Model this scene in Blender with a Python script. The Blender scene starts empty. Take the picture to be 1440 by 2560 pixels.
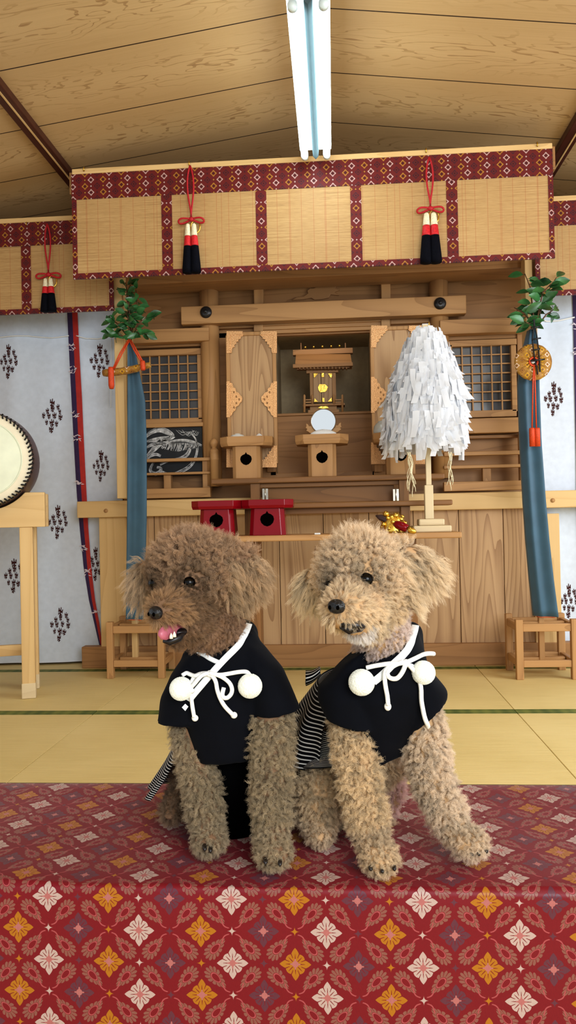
import bpy, bmesh, math, random
import numpy as np
from mathutils import Vector, Matrix
from mathutils.bvhtree import BVHTree
from mathutils import noise as mnoise

random.seed(7); RNG = np.random.default_rng(7)
SC = bpy.context.scene
C = SC.collection
PI = math.pi

# ------------------------------------------------------------------ camera
F = 1900.0; CAM_H = 0.85
YAW = math.atan(135/1900); PITCH = 16/1900; ROLL = 0.021
FW = Vector((-math.sin(YAW)*math.cos(PITCH), math.cos(YAW)*math.cos(PITCH), math.sin(PITCH)))
_r0 = Vector((math.cos(YAW), math.sin(YAW), 0)); _u0 = _r0.cross(FW)
RT = _r0*math.cos(ROLL) - _u0*math.sin(ROLL)
UP = _r0*math.sin(ROLL) + _u0*math.cos(ROLL)
EYE = Vector((0, 0, CAM_H))
cd = bpy.data.cameras.new('camera'); cam = bpy.data.objects.new('camera', cd); C.objects.link(cam)
cd.sensor_fit = 'VERTICAL'; cd.sensor_height = 36.0; cd.lens = F/2560*36.0
cd.clip_start = 0.02; cd.clip_end = 60
cam.matrix_world = Matrix(((RT.x, UP.x, -FW.x, EYE.x), (RT.y, UP.y, -FW.y, EYE.y), (RT.z, UP.z, -FW.z, EYE.z), (0, 0, 0, 1)))
SC.camera = cam

def ray(px, py):
    return FW + RT*((px-720)/F) - UP*((py-1280)/F)
def at(px, py, Y):
    d = ray(px, py); return EYE + d*(Y/d.y)
def floor_at(px, py, z):
    d = ray(px, py); return EYE + d*((z-CAM_H)/d.z)

# ------------------------------------------------------------------ colour / nodes
def lin(c):
    return c/12.92 if c <= 0.04045 else ((c+0.055)/1.055)**2.4
def rgb(r, g, b):
    return (lin(r/255), lin(g/255), lin(b/255), 1.0)

class N:
    """expression wrapper round shader sockets"""
    def __init__(s, nt, sock): s.nt = nt; s.s = sock
    def _m(s, op, *o, clamp=False):
        n = s.nt.nodes.new('ShaderNodeMath'); n.operation = op; n.use_clamp = clamp
        for i, v in enumerate((s,)+o):
            if isinstance(v, N): s.nt.links.new(v.s, n.inputs[i])
            else: n.inputs[i].default_value = v
        return N(s.nt, n.outputs[0])
    def __add__(s, o): return s._m('ADD', o)
    __radd__ = __add__
    def __sub__(s, o): return s._m('SUBTRACT', o)
    def __rsub__(s, o): return (s*-1)+o
    def __mul__(s, o): return s._m('MULTIPLY', o)
    __rmul__ = __mul__
    def __truediv__(s, o): return s._m('DIVIDE', o)
    def fract(s): return s._m('FRACT')
    def floor(s): return s._m('FLOOR')
    def abs(s): return s._m('ABSOLUTE')
    def sin(s): return s._m('SINE')
    def cos(s): return s._m('COSINE')
    def sqrt(s): return s._m('SQRT')
    def pow(s, o): return s._m('POWER', o)
    def mod(s, o): return s._m('FLOORED_MODULO', o)
    def lt(s, o): return s._m('LESS_THAN', o)
    def gt(s, o): return s._m('GREATER_THAN', o)
    def mn(s, o): return s._m('MINIMUM', o)
    def mx(s, o): return s._m('MAXIMUM', o)
    def atan2(s, o): return s._m('ARCTAN2', o)
    def clamp(s): return s._m('ADD', 0.0, clamp=True)
    def mix(s, a, b):      # s=0 -> a, 1 -> b
        return (b-a)*s + a if isinstance(b, N) else (a*-1 + b)*s + a

class MatB:
    def __init__(s, name):
        m = s.m = bpy.data.materials.new(name); m.use_nodes = True
        s.nt = m.node_tree; s.b = s.nt.nodes['Principled BSDF']; s.out = s.nt.nodes['Material Output']
    def node(s, t, **k):
        n = s.nt.nodes.new(t)
        for a, v in k.items(): setattr(n, a, v)
        return n
    def link(s, a, b): s.nt.links.new(a.s if isinstance(a, N) else a, b)
    def obj(s): return s.node('ShaderNodeTexCoord').outputs['Object']
    def uv(s): return s.node('ShaderNodeTexCoord').outputs['UV']
    def xyz(s, sock):
        n = s.node('ShaderNodeSeparateXYZ'); s.link(sock, n.inputs[0]); return [N(s.nt, o) for o in n.outputs]
    def vec(s, x, y, z):
        n = s.node('ShaderNodeCombineXYZ')
        for i, v in enumerate((x, y, z)):
            if isinstance(v, N): s.link(v, n.inputs[i])
            else: n.inputs[i].default_value = v
        return n.outputs[0]
    def scale(s, sock, sx, sy, sz):
        n = s.node('ShaderNodeMapping'); s.link(sock, n.inputs[0]); n.inputs['Scale'].default_value = (sx, sy, sz); return n.outputs[0]
    def noise(s, sock, scale, detail=2, rough=.5, dist=0):
        n = s.node('ShaderNodeTexNoise'); s.link(sock, n.inputs['Vector'])
        n.inputs['Scale'].default_value = scale; n.inputs['Detail'].default_value = detail
        n.inputs['Roughness'].default_value = rough; n.inputs['Distortion'].default_value = dist
        return N(s.nt, n.outputs[0])
    def ramp(s, fac, stops):
        n = s.node('ShaderNodeValToRGB'); s.link(fac, n.inputs[0]); cr = n.color_ramp
        while len(cr.elements) < len(stops): cr.elements.new(0.5)
        for e, (p, c) in zip(cr.elements, stops): e.position = p; e.color = c
        return n.outputs[0]
    def mixc(s, fac, a, b, blend='MIX'):
        n = s.node('ShaderNodeMix', data_type='RGBA', blend_type=blend)
        for i, v in ((0, fac), (6, a), (7, b)):
            if isinstance(v, N): s.link(v, n.inputs[i])
            elif hasattr(v, 'is_linked'): s.link(v, n.inputs[i])
            else: n.inputs[i].default_value = v
        return n.outputs[2]
    def bump(s, h, strength=.3, dist=.01):
        n = s.node('ShaderNodeBump'); n.inputs['Strength'].default_value = strength; n.inputs['Distance'].default_value = dist
        s.link(h, n.inputs['Height']); s.link(n.outputs[0], s.b.inputs['Normal'])
    def set(s, col=None, rough=None, metal=None, spec=None, sheen=None, **k):
        for key, v in (('Base Color', col), ('Roughness', rough), ('Metallic', metal), ('Specular IOR Level', spec), ('Sheen Weight', sheen)):
            if v is None: continue
            if isinstance(v, N) or hasattr(v, 'is_linked'): s.link(v, s.b.inputs[key])
            else: s.b.inputs[key].default_value = v
        for kk, v in k.items(): s.b.inputs[kk.replace('_', ' ')].default_value = v
        return s.m

def plain(name, col, rough=.5, metal=0., spec=.5, var=.06, scale=30, bump=0., sheen=0.):
    m = MatB(name); o = m.obj(); n = m.noise(o, scale, 3)
    d = tuple(max(0, c*(1-var*2)) for c in col[:3])+(1,); l = tuple(min(1, c*(1+var*2)) for c in col[:3])+(1,)
    c = m.ramp(n, [(.3, d), (.7, l)])
    if bump: m.bump(n, bump, .004)
    return m.set(c, rough, metal, spec, sheen)

def wood(name, axis, base, dark, lines=14, contrast=.5, rough=.5, wscale=1.0, spec=.35, spots=0.):
    """plain sawn softwood: contour lines of a stretched noise make the flame figure, fine noise the pores"""
    m = MatB(name); o = m.obj()
    inf = m.node('ShaderNodeObjectInfo')
    off = m.node('ShaderNodeVectorMath', operation='ADD'); m.link(o, off.inputs[0])
    rnd = N(m.nt, inf.outputs['Random'])
    m.link(m.vec(rnd*17.3, rnd*31.7, rnd*11.1), off.inputs[1])
    st = [1.6, 1.6, 1.6]; st[axis] = .13
    st = [v*wscale for v in st]
    v = m.noise(m.scale(off.outputs[0], *st), 4.0, 1.5, .45, .15)
    f = (v*lines).fract()
    line = (f.pow(3.0)) * (f.lt(.96)._m('MULTIPLY', 1.0))
    fs = [120, 120, 120]; fs[axis] = 3
    fine = m.noise(m.scale(off.outputs[0], *fs), 1.0, 3, .6)
    broad = m.noise(off.outputs[0], 3.0, 2)
    t = (line*contrast + (fine-.5)*.45*contrast + (broad-.5)*.35).clamp()
    mid = tuple((a*.6+b*.4) for a, b in zip(base, dark))
    c = m.ramp(t, [(0, base), (.35, mid), (1, dark)])
    m.bump(fine, .08, .002)
    return m.set(c, rough, 0, spec)

def brocade(name, ground, cols, pax, pu, pv, rough=.5, style='flower', leafmix=1.0):
    """woven silk brocade: diamond flowers on a half-drop lattice, small stars and scalloped leaves between"""
    m = MatB(name); U, V, _ = m.xyz(m.uv())
    u = U/pu; v = V/pv
    a = (u+.5).fract()-.5; b = (v+.5).fract()-.5
    a2 = u.fract()-.5; b2 = v.fract()-.5
    sel = (a.abs()+b.abs()).lt(.5)
    x = sel.mix(a2, a); y = sel.mix(b2, b)
    d = x.abs()+y.abs()
    th = y.atan2(x); r = (x*x+y*y).sqrt()
    # colour index by column
    kA = (u+.5).floor().mod(3.0); kB = (u.floor()+2.0).mod(3.0)
    k = sel.mix(kB, kA)
    # woven thread variation
    thr = m.noise(m.scale(m.uv(), 900, 260, 1), 1.0, 2)
    def colsel(k):
        c = m.mixc(k.gt(.5), cols[0], cols[1]); return m.mixc(k.gt(1.5), c, cols[2])
    if style == 'flower':
        sc = (th*4.0).cos().abs()
        edge = d + (1.0-sc)*.035
        flower = edge.lt(.252)
        spoke = ((th*4.0).sin().abs()).lt(((r*-1)+.17)*3.2) * r.gt(.055) * r.lt(.155)
        gap = sc.lt(.16) * r.gt(.10)
        core = r.lt(.05)
        petal = flower * (1.0 - spoke.mx(gap))
        col = m.mixc(petal, ground, colsel(k))
        cross = (x.abs().mn(y.abs())).lt(.012)*d.lt(.085)
        col = m.mixc(core.mx(cross)*flower, col, cols[3])
        # scalloped teardrop leaves: broad end towards the side star, curled tail towards the upper and lower one
        aa = a.abs(); bb = b.abs()
        l = (bb-aa)*.7071; mm = (aa+bb-.5)*.7071
        w_ = ((l*-2.2)+1.0)*.104
        L = (l+.030)/.220; Mm = mm/w_.mx(.02)
        e = (L*L+Mm*Mm).sqrt(); ph = Mm.atan2(L)
        lob = (ph*7.0).cos().abs()
        leaf = (e + (1.0-lob)*.20).lt(1.0) * e.gt(.50) * (1.0 - lob.lt(.30)*e.gt(.56))
        ring = e.lt(.46)*e.gt(.36)
        tail = (mm - ((l-.13)*20.0).sin()*.030).abs().lt(.010)*l.gt(.10)*l.lt(.285)
        outside = 1.0-flower
        col = m.mixc(leaf*outside, col, cols[4])
        col = m.mixc(ring.mx(tail)*outside, col, cols[5])
        sx = 5.0*.01
        # stars between flowers
        s1 = ((u).fract()-.5).abs(); s2 = ((v+.5).fract()-.5).abs()
        t1 = ((u+.5).fract()-.5).abs(); t2 = (v.fract()-.5).abs()
        sA = (s1.sqrt()+s2.sqrt()).lt(.285); sB = (t1.sqrt()+t2.sqrt()).lt(.285)
        kh = (u*2.0+.5).floor(); odd = kh.mod(2.0)
        ks = odd.mix((kh*.5).mod(3.0), ((kh-1.0)*.5+2.0).mod(3.0))
        star = sA.mx(sB)
        col = m.mixc(star, col, colsel(ks))
        thread = petal.mx(leaf*outside).mx(star)
        shine = thread
    else:
        ring = (d+((x.abs()-y.abs()).abs().lt(.05))*.035).lt(.275)*d.gt(.17)
        col = m.mixc(ring, ground, colsel(k))
        col = m.mixc(d.lt(.085), col, cols[3])
        s1 = ((u).fract()-.5).abs(); s2 = ((v+.5).fract()-.5).abs()
        t1 = ((u+.5).fract()-.5).abs(); t2 = (v.fract()-.5).abs()
        star = (s1+s2).lt(.075).mx((t1+t2).lt(.075))
        kh = (u*2.0+.5).floor(); odd = kh.mod(2.0)
        ks = odd.mix((kh*.5).mod(3.0), ((kh-1.0)*.5+2.0).mod(3.0))
        col = m.mixc(star, col, colsel(ks))
        # dark circles woven in the ground
        circ = (x*x+y*y).sqrt(); rg = circ.gt(.40)*circ.lt(.44)
        col = m.mixc(rg*.5, col, cols[4])
        shine = ring
    col = m.mixc(((thr-.5)*.5+.5)*.45, col, (0, 0, 0, 1), 'MULTIPLY') if False else m.mixc((thr*.5).clamp(), col, m.mixc(.5, col, (.02, .005, .005, 1)))
    m.bump(thr*.5+shine*.5, .25, .0006)
    m.link(shine*-.12+rough, m.b.inputs['Roughness'])
    m.b.inputs['Sheen Weight'].default_value = .14; m.b.inputs['Sheen Roughness'].default_value = .4
    m.b.inputs['Sheen Tint'].default_value = (1, .8, .8, 1)
    return m.set(col, None, 0, .35)

# ------------------------------------------------------------------ materials
M = {}
W_L, W_D = rgb(205, 165, 110), rgb(150, 104, 58)
for ax, nm in enumerate('xyz'):
    M['wood_'+nm] = wood('cypress_wood_'+nm, ax, rgb(192, 148, 98), rgb(138, 96, 56), 9, .45)
    M['board_'+nm] = wood('cedar_board_'+nm, ax, rgb(200, 164, 122), rgb(142, 102, 66), 16, .7)
    M['pale_'+nm] = wood('pale_pine_'+nm, ax, rgb(226, 192, 136), rgb(198, 156, 98), 8, .4)
    M['shrine_'+nm] = wood('zelkova_wood_'+nm, ax, rgb(172, 128, 82), rgb(118, 80, 46), 12, .45)
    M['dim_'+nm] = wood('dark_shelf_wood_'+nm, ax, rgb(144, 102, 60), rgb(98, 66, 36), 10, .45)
    M['white_'+nm] = wood('bare_white_wood_'+nm, ax, rgb(224, 205, 168), rgb(196, 170, 128), 8, .3)
M['darktrim'] = plain('stained_batten', rgb(78, 40, 30), .4, var=.1, scale=12)
M['niche'] = plain('niche_cloth', rgb(176, 158, 126), .8, var=.04)
M['white_cloth'] = plain('white_cotton', rgb(220, 230, 244), .85, var=.02, spec=.2)
M['paper'] = plain('washi_paper', rgb(250, 250, 252), .6, var=.01, spec=.3)
m = MatB('washi_translucent'); tr = m.node('ShaderNodeBsdfTranslucent'); tr.inputs[0].default_value = (.95, .97, 1, 1); mxn = m.node('ShaderNodeMixShader'); mxn.inputs[0].default_value = .42
m.nt.links.new(m.b.outputs[0], mxn.inputs[1]); m.nt.links.new(tr.outputs[0], mxn.inputs[2]); m.nt.links.new(mxn.outputs[0], m.out.inputs[0])
M['paper'] = m.set((.93, .95, 1, 1), .6)
M['gold'] = plain('gilt_brass', rgb(236, 196, 92), .28, metal=1., var=.1, scale=90, bump=.3)
M['copper'] = plain('copper_gilt', rgb(236, 180, 128), .36, metal=.8, var=.16, scale=260, bump=.7)
M['iron'] = plain('black_iron', rgb(52, 50, 50), .3, metal=.5, var=.1)
M['red_lacquer'] = plain('red_lacquer', rgb(134, 8, 22), .10, var=.03, scale=6, spec=.3)
M['hole_shade'] = plain('hollow_shade_black', rgb(6, 4, 3), .9, spec=.0)  # near-black colour standing in for the shade inside openings
M['red_cord'] = plain('crimson_cord', rgb(178, 20, 34), .6, var=.1, scale=200)
M['orange_cord'] = plain('vermilion_cord', rgb(206, 72, 24), .6, var=.1, scale=200)
M['white_cord'] = plain('white_wool_cord', rgb(244, 244, 240), .9, var=.015, scale=400, bump=.3, sheen=.2)
M['pompom'] = plain('white_wool', rgb(250, 250, 240), .95, var=.01, scale=160, bump=.2, sheen=.3)
M['tassel_white'] = plain('cream_silk', rgb(232, 222, 190), .6, var=.1, scale=150)
M['tassel_red'] = plain('red_silk', rgb(200, 26, 34), .6, var=.12, scale=150)
M['tassel_black'] = plain('navy_black_silk', rgb(7, 8, 18), .8, var=.2, scale=150, spec=.1)
M['purple'] = plain('purple_ribbon', rgb(58, 38, 84), .7, var=.06)
M['red_ribbon'] = plain('scarlet_ribbon', rgb(184, 44, 34), .7, var=.06)
M['crest'] = plain('printed_maroon', rgb(66, 22, 20), .85, var=.05)
M['ribbon_mark'] = plain('ribbon_white_print', rgb(228, 214, 222), .8)
M['blue_cloth'] = plain('blue_silk', rgb(56, 92, 114), .55, var=.07, scale=9, sheen=.3)
M['blue_lining'] = plain('orange_lining', rgb(196, 98, 60), .7)
M['leaf'] = plain('glossy_leaf', rgb(52, 104, 56), .3, var=.35, scale=14, spec=.6)
M['stem'] = plain('brown_twig', rgb(96, 66, 40), .6, var=.2)
M['black_beads'] = plain('black_lacquer', rgb(22, 24, 28), .3)
M['porcelain'] = plain('white_porcelain', rgb(232, 234, 232), .15, var=.01)
M['grey_jar'] = plain('grey_porcelain', rgb(196, 198, 194), .2, var=.02)
M['salt'] = plain('white_salt', rgb(246, 246, 246), .9, var=.02, scale=200, bump=.4)
M['drum_skin'] = plain('cream_rawhide', rgb(240, 230, 204), .5, var=.02, scale=12)
M['drum_skin_worn'] = plain('worn_rawhide', rgb(234, 238, 214), .5, var=.025, scale=14)
M['drum_body'] = plain('drum_brown_lacquer', rgb(78, 58, 56), .35, var=.05)
M['lacing'] = plain('black_lacing', rgb(14, 13, 14), .5)
M['navy'] = plain('navy_cotton', rgb(6, 8, 16), .85, var=.15, scale=25, spec=.12, sheen=.02)
M['black_inner'] = plain('black_cotton', rgb(3, 3, 4), .9, spec=.03)
M['collar_white'] = plain('white_satin', rgb(236, 240, 242), .6, var=.02)
M['nose'] = plain('wet_black_nose', rgb(22, 22, 26), .28, var=.3, scale=300, bump=.5)
M['eye'] = plain('dark_eye', rgb(4, 2, 2), .04, var=.0, spec=.25)
M['tongue'] = plain('pink_tongue', rgb(178, 98, 116), .35, var=.06, scale=90, bump=.2)
M['mouth'] = plain('dark_lip', rgb(20, 14, 18), .35)
M['tooth'] = plain('ivory_tooth', rgb(240, 232, 214), .2)
M['claw'] = plain('dark_claw', rgb(30, 24, 22), .3)
M['steel'] = plain('steel_hinge', rgb(180, 172, 158), .3, metal=.9)
M['spine'] = plain('grey_blue_enamel', rgb(82, 98, 103), .95, var=.01, spec=.0)
M['tube_white'] = plain('white_enamel', rgb(226, 240, 242), .4, var=.01)
M['art_black'] = plain('black_canvas', rgb(24, 28, 34), .6, var=.5, scale=8)
M['art_white'] = plain('white_brushwork', rgb(206, 208, 210), .6, var=.25, scale=40)
M['green_border'] = None

m = MatB('fluorescent_glow'); m.b.inputs['Emission Color'].default_value = (.86, .97, 1, 1); m.b.inputs['Emission Strength'].default_value = 13.0
M['glow'] = m.set((.9, .95, .95, 1), .4)
m = MatB('window_glass'); n = m.noise(m.obj(), 3, 1)
M['glass'] = m.set(rgb(88, 88, 90), .2, 0, .4)
m = MatB('mirror_metal'); M['mirror'] = m.set((.82, .82, .82, 1), .03, 1.0)

# ceiling planks: cathedral figure in thin brown lines
m = MatB('ceiling_veneer'); o = m.obj(); X, Y, Z = m.xyz(o)
row = ((Y+.05)/.45); fr = row.fract(); rw = row.floor()
v = m.noise(m.vec(X*.55+rw*7.3, fr*.9+rw*3.1, 0.0), 3.2, 3, .5, .4)
f = (v*13.0).fract()
mask = (((fr-.5).abs()*-3.2)+1.25).clamp()
thin = (f.gt(.80)*f.lt(.97))*mask
brk = m.noise(m.vec(X*9.0, fr*60.0, rw), 1.0, 2)
fine = m.noise(m.vec(X*1.5, Y*160.0, 0.0), 1.0, 3, .6)
fac = (thin*(brk*1.8-.35).clamp()*.75 + (fine-.5)*.28 + (1.0-mask)*.12 + .08).clamp()
c = m.ramp(fac, [(0, rgb(214, 184, 138)), (.3, rgb(196, 164, 118)), (1, rgb(138, 96, 58))])
seam = ((fr-.5).abs()).gt(.493)
c = m.mixc(seam, c, rgb(40, 24, 16))
M['ceiling'] = m.set(c, .42, 0, .4)

# tatami
m = MatB('tatami_straw'); o = m.obj(); X, Y, Z = m.xyz(o)
ln = (Y*420.0).sin(); ln2 = m.noise(m.vec(X*6.0, Y*240.0, 0.0), 1.0, 2); br = m.noise(o, 2.5, 3)
fl = m.noise(m.vec(X*14.0, Y*120.0, 4.0), 1.0, 1).gt(.74)
c = m.ramp((ln*.05+ln2*.35+br*.4+.05).clamp(), [(.2, rgb(212, 188, 122)), (.5, rgb(234, 212, 150)), (.8, rgb(244, 226, 170))])
c = m.mixc(fl*.4, c, rgb(240, 222, 160))
m.bump(ln*.5+ln2, .2, .002)
M['tatami'] = m.set(c, .6, 0, .3)
m = MatB('green_mat_border'); o = m.obj(); X, Y, Z = m.xyz(o)
w = ((X*26.0).sin()*.5+(X*120.0).sin()*.5+(Y*500.0).sin())
M['green_border'] = m.set(m.ramp((w*.3+.5).clamp(), [(.2, rgb(62, 84, 34)), (.8, rgb(128, 134, 60))]), .7)

# fine split-bamboo slats with stitching
m = MatB('bamboo_slats'); X, Y, Z = m.xyz(m.obj())
n1 = m.noise(m.vec(X*2.2, 0.0, Z*420.0), 1.0, 2, .6); n2 = m.noise(m.vec(X*26.0, 0.0, Z*260.0), 1.0, 2)
br = m.noise(m.obj(), 4, 2)
c = m.ramp((n1*.62+n2*.25+br*.15).clamp(), [(.25, rgb(134, 100, 60)), (.48, rgb(184, 148, 98)), (.75, rgb(208, 176, 124))])
st = ((X/.061).fract()-.5).abs().lt(.02).mx(((X/.173).fract()-.5).abs().lt(.007))
c = m.mixc(st*.5, c, rgb(168, 92, 50))
m.bump(n1, .5, .002)
M['bamboo'] = m.set(c, .5, 0, .35)

RED = rgb(140, 10, 28)
M['bench_brocade'] = brocade('red_flower_brocade', rgb(124, 3, 26), [rgb(192, 168, 160), rgb(176, 114, 26), rgb(100, 50, 66), rgb(180, 110, 108), rgb(140, 88, 78), rgb(172, 80, 84)], 0, .0702, .0716, .5)
M['edge_brocade'] = brocade('maroon_diamond_brocade', rgb(112, 26, 24), [rgb(206, 178, 172), rgb(186, 136, 50), rgb(70, 22, 36), rgb(60, 24, 28), rgb(84, 18, 20), rgb(84, 18, 20)], 0, .063, .064, .6, 'diamond')
M['gold_brocade'] = brocade('gold_brocade', rgb(176, 128, 52), [rgb(232, 206, 186), rgb(220, 170, 40), rgb(150, 96, 40), rgb(120, 70, 40), rgb(196, 158, 96), rgb(196, 158, 96)], 0, .05, .05, .5, 'diamond')

# striped skirt cloth
m = MatB('striped_cotton'); U, V, _ = m.xyz(m.uv())
s = ((V*1.0).fract()-.5).abs().lt(.14)
M['stripe'] = m.set(m.mixc(s, rgb(10, 10, 14), rgb(216, 214, 210)), .85, 0, .15)

# fur: colour comes with each strand, darker at the root
def furmat(name):
    m = MatB(name); a = m.node('ShaderNodeAttribute', attribute_name='tint'); h = m.node('ShaderNodeHairInfo')
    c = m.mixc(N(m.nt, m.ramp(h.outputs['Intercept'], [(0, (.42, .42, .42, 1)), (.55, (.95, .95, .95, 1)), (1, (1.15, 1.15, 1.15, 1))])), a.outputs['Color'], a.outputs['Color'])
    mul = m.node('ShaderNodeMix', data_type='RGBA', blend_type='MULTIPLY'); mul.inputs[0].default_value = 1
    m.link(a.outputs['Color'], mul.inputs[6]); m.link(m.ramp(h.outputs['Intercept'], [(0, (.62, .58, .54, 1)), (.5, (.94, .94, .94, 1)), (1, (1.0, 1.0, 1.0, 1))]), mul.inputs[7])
    m.set(mul.outputs[2], .45, 0, .4)
    tr = m.node('ShaderNodeBsdfTranslucent'); m.link(mul.outputs[2], tr.inputs[0])
    mx = m.node('ShaderNodeMixShader'); mx.inputs[0].default_value = .38
    m.nt.links.new(m.b.outputs[0], mx.inputs[1]); m.nt.links.new(tr.outputs[0], mx.inputs[2]); m.nt.links.new(mx.outputs[0], m.out.inputs[0])
    return m.m
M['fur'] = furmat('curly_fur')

# ------------------------------------------------------------------ mesh builder
ORI = {}
def tag(o, label=None, cat=None, group=None, kind=None):
    for k, v in (('label', label), ('category', cat), ('group', group), ('kind', kind)):
        if v: o[k] = v
    return o
def thing(name, label, cat, loc=(0, 0, 0), group=None, kind=None):
    o = bpy.data.objects.new(name, None); C.objects.link(o); o.location = loc; o.empty_display_size = .05
    ORI[o.name] = Vector(loc)
    return tag(o, label, cat, group, kind)
def children(o): return [c for c in bpy.data.objects if c.parent == o]
def copy_tree(o, parent=None):
    c = o.copy(); C.objects.link(c); c.parent = parent
    if parent is not None: c.matrix_parent_inverse = Matrix()
    for ch in children(o):
        if ch is not c: copy_tree(ch, c)
    return c

class MB:
    def __init__(s): s.v = []; s.f = []; s.mi = []; s.uv = []; s.mat = 0; s.sm = []; s.smooth = False
    def add(s, vs, fs, uvs=None):
        b = len(s.v); s.v += [Vector(p) for p in vs]
        for i, f in enumerate(fs):
            s.f.append(tuple(b+j for j in f)); s.mi.append(s.mat); s.sm.append(s.smooth)
            s.uv.append(uvs[i] if uvs else None)
        return s
    def box(s, a, b, bev=0.):
        x0, y0, z0 = (min(a[i], b[i]) for i in range(3)); x1, y1, z1 = (max(a[i], b[i]) for i in range(3))
        if bev <= 0:
            vs = [(x0, y0, z0), (x1, y0, z0), (x1, y1, z0), (x0, y1, z0), (x0, y0, z1), (x1, y0, z1), (x1, y1, z1), (x0, y1, z1)]
            return s.add(vs, [(0, 3, 2, 1), (4, 5, 6, 7), (0, 1, 5, 4), (1, 2, 6, 5), (2, 3, 7, 6), (3, 0, 4, 7)])
        bm = bmesh.new(); bmesh.ops.create_cube(bm, size=1)
        for v in bm.verts: v.co = Vector(((x0+x1)/2+v.co.x*(x1-x0), (y0+y1)/2+v.co.y*(y1-y0), (z0+z1)/2+v.co.z*(z1-z0)))
        bv = min(bev, (x1-x0)*.45, (y1-y0)*.45, (z1-z0)*.45)
        bmesh.ops.bevel(bm, geom=bm.edges[:], offset=bv, segments=2, profile=.5, affect='EDGES')
        return s.bm(bm)
    def bm(s, bm):
        bm.verts.index_update(); vs = [v.co.copy() for v in bm.verts]; fs = [tuple(v.index for v in f.verts) for f in bm.faces]
        bm.free(); return s.add(vs, fs)
    def ell(s, c, r, seg=20, rings=12, rot=None):
        if not hasattr(r, '__len__'): r = (r, r, r)
        c = Vector(c); vs = []; fs = []
        for i in range(rings+1):
            t = PI*i/rings
            for j in range(seg):
                p = 2*PI*j/seg; q = Vector((r[0]*math.sin(t)*math.cos(p), r[1]*math.sin(t)*math.sin(p), r[2]*math.cos(t)))
                if rot: q = rot @ q
                vs.append(c+q)
        for i in range(rings):
            for j in range(seg):
                a, b = i*seg+j, i*seg+(j+1) % seg
                fs.append((a, a+seg, b+seg, b))
        sm = s.smooth; s.smooth = True; s.add(vs, fs); s.smooth = sm; return s
    def tube(s, pts, r, seg=8, cap=True, flat=1.0):
        pts = [Vector(p) for p in pts]; n = len(pts); rs = r if hasattr(r, '__len__') else [r]*n
        vs = []; fs = []; prev = None
        for i, p in enumerate(pts):
            t = (pts[min(i+1, n-1)]-pts[max(i-1, 0)]).normalized()
            if prev is None:
                a = Vector((0, 0, 1)) if abs(t.z) < .9 else Vector((0, -1, 0)); x = t.cross(a).normalized()
            else: x = (prev - t*prev.dot(t)).normalized()
            prev = x; y = t.cross(x)
            for j in range(seg):
                q = 2*PI*j/seg; vs.append(p+x*(rs[i]*math.cos(q))+y*(rs[i]*flat*math.sin(q)))
        for i in range(n-1):
            for j in range(seg):
                a, b = i*seg+j, i*seg+(j+1) % seg; fs.append((a, b, b+seg, a+seg))
        if cap: fs += [tuple(range(seg-1, -1, -1)), tuple((n-1)*seg+j for j in range(seg))]
        sm = s.smooth; s.smooth = True; s.add(vs, fs); s.smooth = sm; return s
    def lathe(s, c, prof, seg=24, axis='z', cap=True):
        c = Vector(c); vs = []; fs = []
        for (r, h) in prof:
            for j in range(seg):
                q = 2*PI*j/seg; a, b = r*math.cos(q), r*math.sin(q)
                vs.append(c+(Vector((a, b, h)) if axis == 'z' else Vector((a, h, b)) if axis == 'y' else Vector((h, a, b))))
        for i in range(len(prof)-1):
            for j in range(seg):
                a, b = i*seg+j, i*seg+(j+1) % seg; fs.append((a, b, b+seg, a+seg))
        if cap: fs += [tuple(range(seg-1, -1, -1)), tuple((len(prof)-1)*seg+j for j in range(seg))]
        sm = s.smooth; s.smooth = True; s.add(vs, fs); s.smooth = sm; return s
    def prism(s, poly, y0, y1):
        """poly in the x,z plane, extruded in y"""
        n = len(poly); vs = [(p[0], y0, p[1]) for p in poly]+[(p[0], y1, p[1]) for p in poly]
        fs = [tuple(range(n)), tuple(range(2*n-1, n-1, -1))]+[(i, i+n, (i+1) % n+n, (i+1) % n) for i in range(n)]
        return s.add(vs, fs)
    def grid(s, P, uv=None, closed=False):
        nr, nc = len(P), len(P[0]); vs = [p for r in P for p in r]; fs = []; uvs = []
        for i in range(nr-1):
            for j in range(nc if closed else nc-1):
                j2 = (j+1) % nc
                fs.append((i*nc+j, i*nc+j2, (i+1)*nc+j2, (i+1)*nc+j))
                if uv:
                    uvs.append([uv(i, j), uv(i, j+1), uv(i+1, j+1), uv(i+1, j)])
        sm = s.smooth; s.smooth = True; s.add(vs, fs, uvs if uv else None); s.smooth = sm; return s
    def build(s, name, mats, parent=None, solid=0., fixn=True, uvf=None, bevel=0.):
        o0 = ORI.get(parent.name, Vector()) if parent else Vector()
        me = bpy.data.meshes.new(name); me.from_pydata([p-o0 for p in s.v], [], s.f)
        for m_ in (mats if isinstance(mats, (list, tuple)) else [mats]): me.materials.append(m_)
        me.polygons.foreach_set('material_index', s.mi); me.polygons.foreach_set('use_smooth', s.sm)
        if any(u is not None for u in s.uv) or uvf:
            ul = me.uv_layers.new(name='UVMap')
            for p, u in zip(me.polygons, s.uv):
                for k, li in enumerate(p.loop_indices):
                    if u is not None: ul.data[li].uv = u[k]
                    elif uvf: ul.data[li].uv = uvf(s.v[me.loops[li].vertex_index])
        if fixn:
            b = bmesh.new(); b.from_mesh(me); bmesh.ops.recalc_face_normals(b, faces=b.faces); b.to_mesh(me); b.free()
        o = bpy.data.objects.new(name, me); C.objects.link(o)
        if parent is not None: o.parent = parent
        ORI[o.name] = o0
        if solid:
            md = o.modifiers.new('thickness', 'SOLIDIFY'); md.thickness = solid; md.offset = 0
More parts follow.
